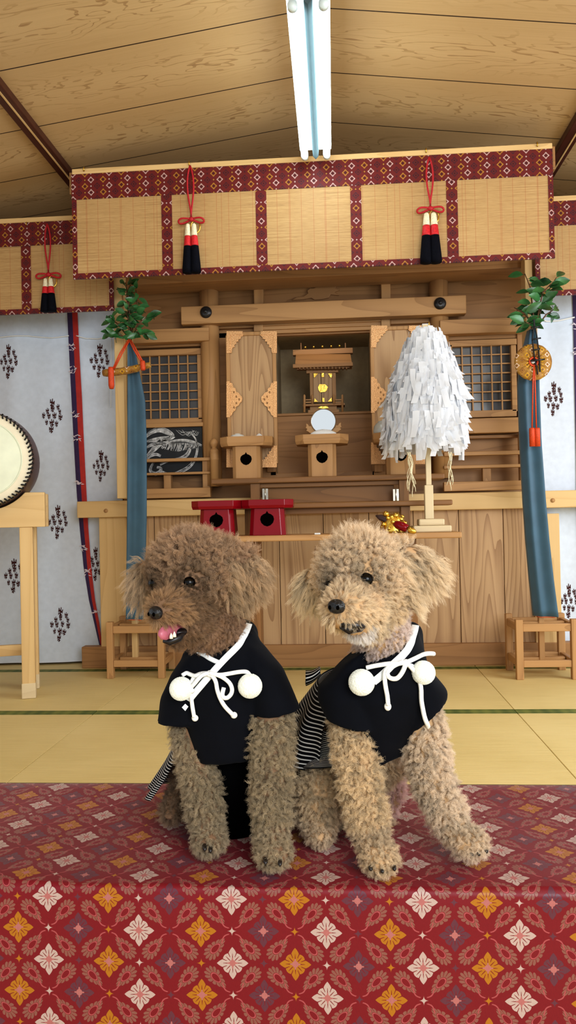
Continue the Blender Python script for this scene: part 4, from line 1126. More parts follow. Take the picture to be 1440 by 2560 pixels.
for (x0, y0, y1, w_) in ((277, 918, 972, 15), (356, 902, 926, 13)):
    p0, p1 = at(x0, y0, YQ-.032), at(x0+2, y1, YQ-.032); r = w_*YQ/1900/2
    MB().tube([p0, p0.lerp(p1, .12), p0.lerp(p1, .85), p1], [r*.8, r, r, r*.7], 14).build('orange_wrap', M['orange_cord'], t)
# mirror and beads
cm = at(1332, 906, 3.93); Rg = 45*3.93/1900
t = thing('mirror_ornament', 'round pleated gold brocade ornament with small mirror hung on the right banner', 'ornament', tuple(cm))
mb = MB(); P = []
for i, r in enumerate(np.linspace(.22, 1, 8)):
    row = []
    for j in range(96):
        q = 2*PI*j/96; row.append(cm+Vector((r*Rg*math.cos(q), -.014*math.sin(PI*min(1, r*1.0))*(1+.5*math.sin(q*14)*(1.1-r))-.004, r*Rg*(1+.012*math.sin(q*14))*math.sin(q))))
    P.append(row)
mb.grid(P, closed=True); mb.build('pleated_brocade', M['gold_brocade'], t, solid=.003, fixn=False, uvf=lambda p: (p.x, p.z))
MB().lathe(cm+Vector((0, -.016, 0)), [(Rg*.2, 0), (Rg*.2, .012)], 28, 'y').build('small_mirror', M['mirror'], t)
MB().tube([cm+Vector((Rg*.22*math.cos(q), -.018, Rg*.22*math.sin(q))) for q in np.linspace(0, 2*PI, 28)], .005, 8, False).build('red_rim', M['orange_cord'], t)
mb = MB(); e1, e2 = at(1330, 1072, 3.915), at(1341, 1072, 3.915)
for e in (e1, e2): mb.tube([cm+Vector((0, -.02, -Rg*.2)), cm+Vector(((e.x-cm.x)*.4, -.024, -Rg*.9)), e], .0036, 8)
mb.build('orange_cord', M['orange_cord'], t)
for x in (1329.5, 1342.5):
    p0, p1 = at(x, 1070, 3.915), at(x+1.5, 1116, 3.915); r = 7*3.915/1900
    MB().tube([p0, p0.lerp(p1, .08), p1], [r*.85, r, r*1.02], 14).build('orange_tassel', M['orange_cord'], t)
t = thing('bead_string', 'black bead string with short bars hanging over the gold round ornament', 'beads', tuple(at(1338, 800, 3.91)))
rd = random.Random(2); mb = MB()
for xs_, ys_ in (((1336, 1331, 1337, 1342, 1344), (800, 850, 900, 920, 934)), ((1334, 1342, 1347, 1349, 1350), (800, 840, 880, 905, 928))):
    for y in np.linspace(ys_[0], ys_[-1], 44):
        mb.ell(at(float(np.interp(y, ys_, xs_)), y, 3.905), .0042, 8, 6)
for (x0, x1, y) in ((1328, 1350, 818), (1330, 1352, 847), (1332, 1350, 874), (1326, 1362, 900)): mb.tube([at(x0, y+2, 3.90), at(x1, y-2, 3.90)], .004, 8)
mb.build('black_bead_strand', M['black_beads'], t)

# ================================================================== cloth-covered bench in front
ZB, YF, YBK = .44, .845, 1.185
t = thing('brocade_bench', 'bench draped in red flowered brocade, in front of the camera', 'bench', (-.05, (YF+YBK)/2, 0))
mb = MB(); prof = [(YBK, .0, -.44-.02), (YBK, ZB-.012, -.008), (YBK-.004, ZB-.003, 0), (YBK-.012, ZB, .008)]
Lt = 0; prof = []
def addp(y, z, l): prof.append((y, z, l))
l = 0.; addp(YBK, .02, -.43); addp(YBK, ZB-.012, -.012); addp(YBK-.004, ZB-.003, -.004); addp(YBK-.012, ZB, 0)
for k in range(1, 13):
    y = YBK-.012-(YBK-YF-.020)*k/12; addp(y, ZB, YBK-.012-y)
lt0 = prof[-1][2]
for k in range(1, 6):
    q = PI/2*k/5; addp(YF+.008-.008*math.sin(q), ZB-.008*(1-math.cos(q)), lt0+.008*q)
for k in range(1, 25):
    z = ZB-.008-(ZB-.03)*k/24; addp(YF, z, lt0+.01257+(ZB-.008-z))
xs_ = np.linspace(-.80, .70, 61)
pr = prof
P = [[Vector((x, y+(.0015*math.sin(x*23+l_*9) if i > 20 else 0), z+(.0012*math.sin(x*9+y*14)+.0008*math.sin(x*31+y*9) if 4 < i < 17 else 0))) for x in xs_] for i, (y, z, l_) in enumerate(pr)]
fold_l = lt0+.0063
xw = floor_at(113, 2235, .432).x
mb.grid(P, uv=lambda i, j: (xs_[j]-xw, -(pr[i][2]-fold_l-.012)))
mb.build('brocade_cover', M['bench_brocade'], t, fixn=False)
box('bench_frame', M['dim_x'], (-.79, YF+.012, 0.0), (.69, YBK-.012, ZB-.012), t)

# ================================================================== the two poodles
def remesh(prims, voxel, smooth=4, noise_amp=0., noise_f=30, seed=0):
    """union of closed shapes -> one continuous skin"""
    mb = MB()
    for p in prims:
        if p[0] == 'e': mb.ell(p[1], p[2], 24, 16, p[3] if len(p) > 3 else None)
        elif p[0] == 'c':
            a, b, ra, rb = p[1:5]; mb.ell(a, ra, 20, 12); mb.ell(b, rb, 20, 12)
            n = max(2, int((a-b).length/min(ra, rb)*2)+2)
            for k in range(1, n): mb.ell(a.lerp(b, k/n), ra+(rb-ra)*k/n, 20, 12)
        elif p[0] == 'm': mb.add(p[1], p[2])
    o = mb.build('tmp_union', [], None)
    md = o.modifiers.new('r', 'REMESH'); md.mode = 'VOXEL'; md.voxel_size = voxel; md.use_smooth_shade = True
    sm_ = o.modifiers.new('s', 'SMOOTH'); sm_.iterations = smooth; sm_.factor = .5
    dg = bpy.context.evaluated_depsgraph_get(); me = bpy.data.meshes.new_from_object(o.evaluated_get(dg))
    bpy.data.objects.remove(o)
    me.polygons.foreach_set('use_smooth', [True]*len(me.polygons))
    for v in me.vertices:
        if v.co.z < .4406: v.co.z = .4406
    if noise_amp:
        zs_ = [v.co.z for v in me.vertices]; zt_ = max(zs_)
        for v in me.vertices:
            k_ = max(0, min(1, (zt_-.045-v.co.z)/.10))
            v.co += v.normal*(.0026*k_*mnoise.noise(Vector((v.co.x*46+seed, v.co.y*46, v.co.z*7))))
        for v in me.vertices:
            q = mnoise.noise(v.co*noise_f+Vector((seed, 0, 0)))+.5*mnoise.noise(v.co*noise_f*2.1)
            v.co += v.normal*(q*noise_amp)
    return me
def bvh_of(me):
    return BVHTree.FromPolygons([v.co for v in me.vertices], [tuple(p.vertices) for p in me.polygons])
def inside(bvh, p):
    r = bvh.find_nearest(p)
    return r[0] is not None and (p-r[0]).dot(r[1]) < 0
def on(bvh, px, py, off=0., fallback=.9):
    d = ray(px, py).normalized(); h = bvh.ray_cast(EYE, d)
    if h[0] is None:
        r = bvh.find_nearest(at(px, py, fallback+.04)); return r[0]+r[1].normalized()*off
    return h[0]+h[1].normalized()*off
def lofted(rings, nseg=40, cap=True):
    """rings: (centre, rx, ry, tiltX, tiltZ) -> vertices, faces"""
    vs = []; fs = []
    for c_, rx, ry, tx, ty in rings:
        for j in range(nseg):
            q = 2*PI*j/nseg; x, y = rx*math.cos(q), ry*math.sin(q)
            vs.append(Vector(c_)+Vector((x, y, x*ty+y*tx)))
    n = len(rings)
    for i in range(n-1):
        for j in range(nseg):
            a, b = i*nseg+j, i*nseg+(j+1) % nseg; fs.append((a, a+nseg, b+nseg, b))
    if cap: fs += [tuple(range(nseg)), tuple((n-1)*nseg+j for j in range(nseg-1, -1, -1))]
    return vs, fs
def link_mesh(name, me, mats, parent):
    o0 = ORI[parent.name]
    me.name = name
    if o0.length: me.transform(Matrix.Translation(-o0))
    me.materials.clear()
    for m_ in mats: me.materials.append(m_)
    o = bpy.data.objects.new(name, me); C.objects.link(o); o.parent = parent; ORI[o.name] = o0
    return o
def K(px, py, Y, r): return at(px, py, Y), r*Y/1900

FUZZ, HRAD, HMUL, LTHIN = 1.25, .62, 2.1, .76
def fur(parent, me, regions, cloth, avoid, cfg, seed, origin, name='curly_coat'):
    """locks of fine curled strands rooted on the skin; regions: list of (tag, centre, radius, ...)"""
    rng = np.random.default_rng(seed)
    me.calc_loop_triangles()
    co = np.array([v.co[:] for v in me.vertices]); no = np.array([v.normal[:] for v in me.vertices])
    tri = np.array([t_.vertices[:] for t_ in me.loop_triangles])
    A_, B_, C2 = co[tri[:, 0]], co[tri[:, 1]], co[tri[:, 2]]
    area = .5*np.linalg.norm(np.cross(B_-A_, C2-A_), axis=1)
    dens = 210000.   # locks per square metre before thinning (10 per cm2)
    n = int(area.sum()*dens)
    idx = rng.choice(len(tri), n, p=area/area.sum())
    u, v = rng.random(n), rng.random(n); fl = u+v > 1; u[fl], v[fl] = 1-u[fl], 1-v[fl]
    root = A_[idx]*(1-u-v)[:, None]+B_[idx]*u[:, None]+C2[idx]*v[:, None]
    nor = no[tri[idx, 0]]*(1-u-v)[:, None]+no[tri[idx, 1]]*u[:, None]+no[tri[idx, 2]]*v[:, None]
    nor /= np.linalg.norm(nor, axis=1)[:, None]
    # drop what faces well away from the room or lies under the clothes
    view = np.array(EYE)-root; view /= np.linalg.norm(view, axis=1)[:, None]
    keep = (nor*view).sum(1) > -.55
    keep &= root[:, 2] > .4405
    for b in cloth:
        for i in np.nonzero(keep)[0]:
            q = Vector(root[i]); h = b.find_nearest(q, .03)
            if h[0] is not None and ((q-h[0]).dot(h[1]) < 0 or h[3] < .0014): keep[i] = False
    for c_, r_ in avoid:
        keep &= np.linalg.norm(root-np.array(c_), axis=1) > r_
    root, nor = root[keep], nor[keep]; n = len(root)
    # nearest region
    rc = np.array([r[1][:] for r in regions]); rr_ = np.array([r[2] for r in regions])
    dd = np.linalg.norm(root[:, None, :]-rc[None], axis=2)/rr_[None]
    ri = dd.argmin(1)
    tags = [r[0] for r in regions]
    pts_out = []; rad_out = []; tint_out = []; sizes = []
    NP = 10
    s_ = np.linspace(0, 1, NP)
    for t_ in sorted(set(tags)):
        sel = np.isin(ri, [i for i, q in enumerate(tags) if q == t_])
        c = cfg[t_]; p0 = root[sel]; nn = nor[sel]
        if c.get('thin', 1) < 1:
            kk = rng.random(len(p0)) < c['thin']*LTHIN; p0, nn = p0[kk], nn[kk]
        m_ = len(p0)
        if m_ == 0: continue
        flow = c['flow'](p0, nn)
        base = nn*c['lift']+flow+rng.normal(0, c['jit'], (m_, 3)); base /= np.linalg.norm(base, axis=1)[:, None]
        # keep strands pointing outward
        dn = (base*nn).sum(1); fix = dn < .18; base[fix] += nn[fix]*(.25-dn[fix])[:, None]; base /= np.linalg.norm(base, axis=1)[:, None]
        ln = c['len']*rng.uniform(.75, 1.25, m_)
        if 'lenf' in c: ln = ln*c['lenf'](p0)
        t1 = np.cross(base, rng.normal(0, 1, (m_, 3))); t1 /= np.linalg.norm(t1, axis=1)[:, None]; t2 = np.cross(base, t1)
        turns = c['turns']*rng.uniform(.6, 1.3, m_); crad = c['crad']*rng.uniform(.6, 1.3, m_); ph = rng.uniform(0, 6.28, m_); hand = rng.choice([-1, 1], m_)
        droop = c.get('droop', 0.)
        nh = int(round(c['hairs']*HMUL))
        cl = np.array(c['col'])
        # broad patches of lighter / darker coat plus per-lock change
        pn = np.array([mnoise.noise(Vector(q)*38) for q in p0])
        lk = 1+rng.normal(0, c.get('var', .13), m_)+pn*.22
        for h in range(nh):
            phh = ph+rng.normal(0, .28, m_); tj = turns*rng.uniform(.85, 1.15, m_)
            ang = phh[:, None]+hand[:, None]*2*PI*tj[:, None]*s_[None]
            amp = (crad*rng.uniform(.7, 1.25, m_))[:, None]*np.minimum(1, s_*2.2)[None]*(1-.2*s_)[None]
            o1 = rng.normal(0, c['spread']*FUZZ, (m_, 3)); lnh = ln*rng.uniform(.8, 1.15, m_)
            px_ = p0[:, None, :]+base[:, None, :]*(lnh[:, None]*s_[None])[:, :, None]
            px_ = px_+t1[:, None, :]*(np.cos(ang)*amp)[:, :, None]+t2[:, None, :]*(np.sin(ang)*amp)[:, :, None]
            taper = (1-.35*s_)
            px_ = px_+o1[:, None, :]*(taper*(.35+.65*np.minimum(1, s_*3)))[None, :, None]
            px_ = px_+rng.normal(0, c['spread']*.25, (m_, 1, 3))*(s_**2)[None, :, None]
            px_[:, :, 2] -= droop*(ln[:, None]*(s_**2)[None])
            # first point on the skin
            px_[:, 0, :] = p0+o1*.5-nn*.001
            np.maximum(px_[:, :, 2], .4408, out=px_[:, :, 2])
            pts_out.append(px_.reshape(-1, 3)); sizes += [NP]*m_
            rad_out.append(np.tile(c.get('rad', .00013)*HRAD*(1-.6*s_**2), m_))
            tv = cl[None]*(lk*(1+rng.normal(0, .07, m_)))[:, None]
            if 'colf' in c: tv = tv*c['colf'](p0)
            tint_out.append(tv/np.maximum(1, tv.max(1))[:, None])
    P_ = np.concatenate(pts_out)-np.array(origin); R_ = np.concatenate(rad_out); T_ = np.concatenate(tint_out)
    hc = bpy.data.hair_curves.new(name); hc.add_curves(sizes)
    hc.attributes['position'].data.foreach_set('vector', P_.astype(np.float32).ravel())
    ra = hc.attributes.get('radius') or hc.attributes.new('radius', 'FLOAT', 'POINT'); ra.data.foreach_set('value', R_.astype(np.float32))
    ta = hc.attributes.new('tint', 'FLOAT_COLOR', 'CURVE'); ta.data.foreach_set('color', np.concatenate([T_, np.ones((len(T_), 1))], 1).astype(np.float32).ravel())
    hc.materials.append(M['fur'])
    o = bpy.data.objects.new(name, hc); C.objects.link(o); o.parent = parent; ORI[o.name] = ORI[parent.name]
    print('FUR', name, len(sizes), 'strands', n, 'locks')
    return o

def lcol(r, g, b): return (lin(r/255), lin(g/255), lin(b/255))
def unit(a): return a/np.maximum(1e-9, np.linalg.norm(a, axis=1))[:, None]
DOWN = np.array([0, 0, -1.])
def flow_none(w=0.): return lambda p, n: np.tile(DOWN*w, (len(p), 1))
def flow_from(c, w, down): # radiating away from a point (nose)
    c = np.array(c[:]); return lambda p, n: unit(p-c)*w+DOWN*down
def flow_ear(c, out, down):
    c = np.array(c[:]); return lambda p, n: np.array([out, -.12, 0])[None]+np.tile(DOWN*down, (len(p), 1))

def cord_on(bvh, pts, off, n=6):
    """smooth cord laid on the cloth through pixel points (x, y, extra offset)"""
    P = []
    for i in range(len(pts)-1):
        p = [pts[max(0, min(len(pts)-1, i+k))] for k in (-1, 0, 1, 2)]
        for u in np.linspace(0, 1, n, endpoint=False):
            q = [.5*(2*p[1][a]+(-p[0][a]+p[2][a])*u+(2*p[0][a]-5*p[1][a]+4*p[2][a]-p[3][a])*u*u+(-p[0][a]+3*p[1][a]-3*p[2][a]+p[3][a])*u**3) for a in (0, 1, 2)]
            P.append(q)
    P.append(list(pts[-1]))
    W = [on(bvh, q[0], q[1], off+q[2], .88) for q in P]
    # smooth depth along the cord
    for _ in range(3): W = [W[0]]+[(W[i-1]+W[i]*2+W[i+1])/4 for i in range(1, len(W)-1)]+[W[-1]]
    return W
def ribbon_on(mb, bvh, pts, hw, off):
    W = cord_on(bvh, [(x, y, 0) for x, y in pts], off, 8); n = len(W); P = []
    for i, p in enumerate(W):
        t_ = (W[min(i+1, n-1)]-W[max(i-1, 0)]).normalized(); vw = (EYE-p).normalized(); s_ = t_.cross(vw).normalized()
        P.append([p-s_*hw-vw*.0008, p-s_*hw*.5+vw*.0010, p+s_*hw*.5+vw*.0010, p+s_*hw-vw*.0008])
    mb.grid(P)
def eyeball(t, bvh, px, py, r, sink=.45):
    p = on(bvh, px, py, 0); d = (EYE-p).normalized(); c = p-d*(r*sink)
    o = MB().ell(c, r, 20, 14).build('eye', M['eye'], t)
    rt = d.cross(Vector((0, 0, 1))).normalized(); up = rt.cross(d); mb = MB()
    mb.tube([c-d*(r*.10)+rt*(r*1.0*math.cos(q))+up*(r*.90*math.sin(q)) for q in np.linspace(0, 2*PI, 28)], r*.13, 8, False)
    mb.build('eyelid', M['eyelid'], o); return c
def nose_mesh(t, c, r, fwd):
    fwd = fwd.normalized(); rt = fwd.cross(Vector((0, 0, 1))).normalized(); up = rt.cross(fwd)
    rot = Matrix((rt, fwd, up)).transposed()
    mb = MB(); mb.ell(c, (r*1.05, r*.8, r*.85), 22, 14, rot)
    mb.ell(c+rt*r*.45-up*r*.25-fwd*r*.02, (r*.5, r*.55, r*.5), 14, 10, rot); mb.ell(c-rt*r*.45-up*r*.25-fwd*r*.02, (r*.5, r*.55, r*.5), 14, 10, rot)
    n_ = mb.build('nose', M['nose'], t)
    mb = MB()
    for sg in (-1, 1): mb.ell(c+rt*sg*r*.48+fwd*r*.66-up*r*.05, (r*.20, r*.2, r*.26), 12, 8, rot)
    mb.build('nostril', M['hole_shade'], n_)
def pompom(par, px, py, rpx, bvh, off, seed, Yf=.87):
    r = rpx*.86/1900; p = on(bvh, px, py, 0, Yf); vw = (EYE-p).normalized(); c = p+vw*(r*.75)
    # keep the centre on the sight line through its pixel
    rr = random.Random(seed); bm = bmesh.new(); bmesh.ops.create_icosphere(bm, subdivisions=5, radius=1)
    for v in bm.verts:
        n_ = v.co.normalized(); q = mnoise.noise(n_*7+Vector((seed, 0, 0)))*.05+mnoise.noise(n_*19)*.015
        v.co = c+n_*(r*(1+q))
    mb = MB(); mb.smooth = True; mb.bm(bm); mb.build('pompom', M['pompom'], par)
    # short wool
    return c, r

def wool(par, balls, seed, origin):
    rng = np.random.default_rng(seed); P_ = []; S_ = []
    for c, r in balls:
        n = 5000; d = rng.normal(0, 1, (n, 3)); d = unit(d); d2 = unit(d+rng.normal(0, .5, (n, 3)))
        a = np.array(c)[None]+d*r*.97
        for_s = np.stack([a, a+d2*r*.045, a+d2*r*.055+d*r*.03], 1); P_.append(for_s.reshape(-1, 3)); S_ += [3]*n
    P_ = np.concatenate(P_)-np.array(origin); hc = bpy.data.hair_curves.new('wool_fuzz'); hc.add_curves(S_)
    hc.attributes['position'].data.foreach_set('vector', P_.astype(np.float32).ravel())
    ra = hc.attributes.get('radius') or hc.attributes.new('radius', 'FLOAT', 'POINT'); ra.data.foreach_set('value', np.full(len(P_), .00014, np.float32))
    hc.materials.append(M['pompom']); o = bpy.data.objects.new('wool_fuzz', hc); C.objects.link(o); o.parent = par

def skirt(t, rings, nseg, v0, v1, a0, a1, name='striped_skirt', stripes=26, wob=.004):
    """open cloth lofted round the rump, from angle a0 to a1"""
    P = []; R2 = []
    nr = 26
    for i in range(nr+1):
        f = i/nr*(len(rings)-1); k = min(len(rings)-2, int(f)); u = f-k
        A, B = rings[k], rings[k+1]
        c = Vector(A[0]).lerp(Vector(B[0]), u); rx, ry, tx, ty = (A[q]+(B[q]-A[q])*u for q in (1, 2, 3, 4)); row = []
        for j in range(nseg+1):
            q = a0+(a1-a0)*j/nseg; w = 1+wob/rx*math.sin(q*9)*(i/nr)**1.5*2
            x, y = rx*w*math.cos(q), ry*w*math.sin(q); row.append(c+Vector((x, y, x*ty+y*tx)))
        P.append(row)
    mb = MB(); mb.grid(P, uv=lambda i, j: (j/nseg, v0+(v1-v0)*i/nr*stripes))
    return mb.build(name, M['stripe'], t, solid=.0016, fixn=False)

def cap(a, b): return ('c', a[0], b[0], a[1], b[1])
M['eyelid'] = plain('dark_eyelid', rgb(34, 24, 20), .7)
SKIN_B = plain('brown_skin', rgb(126, 96, 70), .8, var=.1); SKIN_A = plain('apricot_skin', rgb(190, 156, 116), .8, var=.1)

# ------------------------------------------------------------------ brown poodle on the left
dl = thing('poodle', 'brown toy poodle in a navy kimono, sitting at left with open mouth', 'dog', tuple(floor_at(560, 2110, ZB)), 'poodles on the bench')
dlo = ORI[dl.name]
def ell(px, py, Y, rx, ry, rz): s_ = Y/1900; return ('e', at(px, py, Y), (rx*s_, ry*s_, rz*s_))
noseL = at(389, 1532, .822)
pr = [ell(482, 1432, .905, 104, 108, 96), ell(515, 1482, .92, 84, 84, 68),
      cap(K(470, 1490, .875, 60), K(418, 1522, .842, 44)), cap(K(440, 1520, .855, 40), K(405, 1534, .835, 30)),
      cap(K(500, 1555, .89, 40), K(452, 1594, .855, 20)), cap(K(452, 1598, .857, 18), K(430, 1606, .848, 12)),
      ell(610, 1428, .925, 42, 34, 52), ell(572, 1404, .92, 38, 34, 46), ell(362, 1448, .935, 26, 24, 48),
      cap(K(530, 1520, .93, 70), K(548, 1640, .955, 62)),
      cap(K(560, 1690, .965, 100), K(575, 1900, 1.01, 105)), ell(575, 1935, 1.04, 118, 115, 105),
      cap(K(470, 1770, .945, 42), K(500, 1950, .935, 38)), cap(K(500, 1950, .935, 38), K(520, 2075, .93, 33)), ell(523, 2098, .918, 38, 46, 30),
      cap(K(680, 1780, .93, 44), K(678, 1950, .915, 40)), cap(K(678, 1950, .915, 40), K(680, 2105, .905, 36)), ell(685, 2130, .888, 40, 48, 32),
      cap(K(480, 1970, 1.02, 50), K(446, 2005, 1.0, 30)), ell(436, 2022, 1.0, 30, 60, 18), cap(K(690, 1960, 1.03, 60), K(720, 2000, 1.0, 36))]
meL = remesh(pr, .0042, 5)
bL = bvh_of(meL)
# kimono
s9 = .93/1900
jr = []
for (px, py, Y, rx, ry, tx, ty) in ((548, 1600, .955, 92, 88, .25, .32), (552, 1650, .955, 108, 104, .2, .24), (560, 1700, .958, 120, 116, .12, .10), (565, 1760, .962, 122, 122, .05, 0), (570, 1820, .965, 116, 124, 0, 0), (574, 1878, .97, 104, 120, 0, 0)):
    jr.append((at(px, py, Y), rx*s9, ry*s9, tx, ty))
jp = [('m',)+lofted(jr)]
def sleeve(*rings): return ('m',)+lofted([(at(px, py, Y), rx*s9, ry*s9, tx, ty) for px, py, Y, rx, ry, tx, ty in rings])
jp.append(cap(K(575, 1625, .965, 62), K(604, 1588, .985, 42)))
jp.append(sleeve((500, 1622, .95, 40, 50, 0, .5), (476, 1670, .945, 52, 58, 0, .3), (460, 1740, .94, 58, 62, 0, .08), (452, 1804, .935, 61, 62, 0, .0)))
jp.append(sleeve((622, 1600, .955, 40, 50, 0, -.5), (655, 1660, .945, 54, 60, 0, -.3), (676, 1725, .94, 62, 64, 0, -.2), (692, 1780, .935, 62, 64, 0, .12)))
kmL = remesh(jp, .0035, 4, .0020, 20, 3); kbL = bvh_of(kmL)
body = link_mesh('body', meL.copy(), [SKIN_B], dl)
kim = link_mesh('kimono_jacket', kmL.copy(), [M['navy']], dl)
# dark panel between the front legs
usl = lofted([(at(572, 1860, .975), 88*s9, 84*s9, 0, 0), (at(578, 1960, .985), 78*s9, 78*s9, 0, 0), (at(580, 2075, 1.0), 72*s9, 60*s9, 0, 0)]); ubL = BVHTree.FromPolygons(*usl)
mb = MB(); mb.smooth = True; mb.add(*usl)
mb.build('under_skirt', M['black_inner'], dl)
eyesL = [eyeball(dl, bL, 473, 1457, .0074, .38), eyeball(dl, bL, 386, 1457, .0066, .38)]
nose_mesh(dl, noseL, .0088, Vector((-.62, -.78, -.10)))
# mouth: dark lower lip, tongue and teeth
lip = [at(408, 1602, .834), at(424, 1604, .834), at(446, 1595, .838), at(462, 1576, .850)]
mb = MB(); mb.tube(lip, [.0022, .0044, .0046, .0025], 12); mb.ell(at(447, 1580, .850), (.0095, .011, .0055)); mb.build('lower_lip', M['mouth'], dl)
mb = MB(); tp = [at(452, 1562, .852), at(436, 1566, .842), at(420, 1577, .832), at(406, 1588, .824), at(398, 1593, .822)]; P = []
for i, p in enumerate(tp):
    w = (.007, .0085, .009, .0075, .003)[i]; P.append([p+Vector((-w*.45, -w*.2, w*.75)), p+Vector((0, -.001, .001)), p+Vector((w*.45, w*.2, -w*.75))])
mb.grid(P); mb.build('tongue', M['tongue'], dl, solid=.003, fixn=False)
for px, py in ((436, 1588), (428, 1592)): MB().lathe(at(px, py, .826), [(.0022, -.002), (.0019, .001), (.0003, .0042)], 8).build('tooth', M['tooth'], dl)
for px, py, Y in ((526, 2118, .897), (664, 2148, .866), (700, 2152, .866), (512, 2114, .897)): MB().tube([at(px, py, Y), at(px, py+8, Y-.008), at(px, py+15, Y-.010)], [.0028, .0024, .0006], 8).build('claw', M['claw'], dl)
# collar, cords, pompoms (sub-parts of the jacket)
mb = MB(); ribbon_on(mb, kbL, [(624, 1564), (618, 1584), (598, 1612), (566, 1644), (534, 1680), (500, 1720), (474, 1752)], .0040, .0030); mb.build('white_collar', M['collar_white'], kim, fixn=False)
mb = MB(); ribbon_on(mb, kbL, [(488, 1628), (512, 1640), (532, 1650), (548, 1657)], .0028, .0018); mb.build('white_collar', M['collar_white'], kim, fixn=False)
mb = MB(); q = [on(kbL, x, y, .0015) for x, y in ((455, 1768), (463, 1759), (471, 1766), (463, 1777))]; mb.add(q, [(0, 1, 2, 3)]); mb.build('white_patch', M['collar_white'], kim, fixn=False)
ck = MB(); r_ = .0026
for pts in ([(527, 1684, .004), (505, 1686, .004), (488, 1698, .004), (484, 1725, .004), (486, 1760, .003), (491, 1790, .003)],
            [(527, 1684, .004), (540, 1700, .004), (546, 1730, .004), (560, 1762, .003), (581, 1784, .003)],
            [(527, 1684, .005), (500, 1690, .006), (490, 1690, .005), (472, 1684, .005), (462, 1690, .008)],
            [(527, 1684, .005), (550, 1688, .005), (590, 1680, .005), (612, 1680, .006), (618, 1690, .008)],
            [(527, 1684, .006), (552, 1690, .006), (572, 1706, .006), (578, 1728, .006), (567, 1742, .005), (556, 1738, .005), (560, 1718, .004)],
            [(527, 1684, .006), (512, 1690, .007), (497, 1706, .007), (486, 1718, .006), (492, 1728, .005)]):
    ck.tube(cord_on(kbL, pts, r_*.6), r_, 8)
ck.ell(on(kbL, 527, 1685, .005), .0042, 12, 8)
for px, py in ((491, 1793), (584, 1786)): ck.ell(on(kbL, px, py, .003), (.0042, .0035, .0040), 10, 8)
ck.build('white_cord', M['white_cord'], kim)
balls = [pompom(kim, 453, 1722, 30, kbL, 0, 1), pompom(kim, 625, 1715, 31, kbL, 0, 2)]
wool(kim, balls, 3, dlo)
# striped skirt
sk = [(at(572, 1830, 1.02), .066, .066, 0, 0), (at(566, 1910, 1.04), .086, .084, .0, 0), (at(556, 1975, 1.04), .101, .094, -.1, .0)]
skirt(dl, sk, 60, 0, 1, -.3, PI+.62, stripes=26)
# regions for the coat
def P3(px, py, Y): return at(px, py, Y)
regs = [('top', P3(490, 1390, .90), .075), ('top', P3(560, 1380, .92), .06), ('top', P3(420, 1400, .90), .05), ('face', P3(470, 1465, .85), .035), ('face', P3(400, 1465, .86), .028), ('face', P3(520, 1530, .88), .035),
        ('muz', P3(420, 1510, .835), .034), ('jaw', P3(455, 1598, .86), .022), ('earR', P3(616, 1432, .91), .050), ('earR', P3(604, 1475, .91), .030), ('earR', P3(578, 1405, .89), .028), ('neck', P3(560, 1560, .91), .045), ('earL', P3(350, 1455, .93), .034),
        ('neck', P3(540, 1580, .93), .05), ('legs', P3(490, 1850, .93), .05), ('legs', P3(510, 1980, .93), .05), ('paw', P3(522, 2090, .92), .045), ('legs', P3(680, 1850, .92), .05), ('legs', P3(680, 1980, .91), .05), ('paw', P3(684, 2120, .89), .045),
        ('hind', P3(430, 2000, 1.0), .05), ('hind', P3(575, 1930, 1.05), .10), ('hind', P3(720, 2000, 1.0), .04)]
bt, bd, bl = lcol(206, 162, 116), lcol(118, 82, 52), lcol(212, 184, 142)
def headlen(c, k): 
    c = np.array(c[:]); return lambda p: 1+k*np.clip((p[:, 2]-c[2])/.05, -.3, 1)
def eyedark(eyes, r, lo):
    E_ = np.array([e[:] for e in eyes])
    return lambda p: (lo+(1-lo)*np.clip((np.linalg.norm(p[:, None]-E_[None], axis=2).min(1)-.005)/r, 0, 1))[:, None]
def eyeshort(eyes, r, lo):
    E_ = np.array([e[:] for e in eyes])
    return lambda p: np.maximum(.45, lo)+(1-np.maximum(.45, lo))*np.clip((np.linalg.norm(p[:, None]-E_[None], axis=2).min(1)-.007)/r, 0, 1)
HD = lambda ln, k: (lambda p: ln)
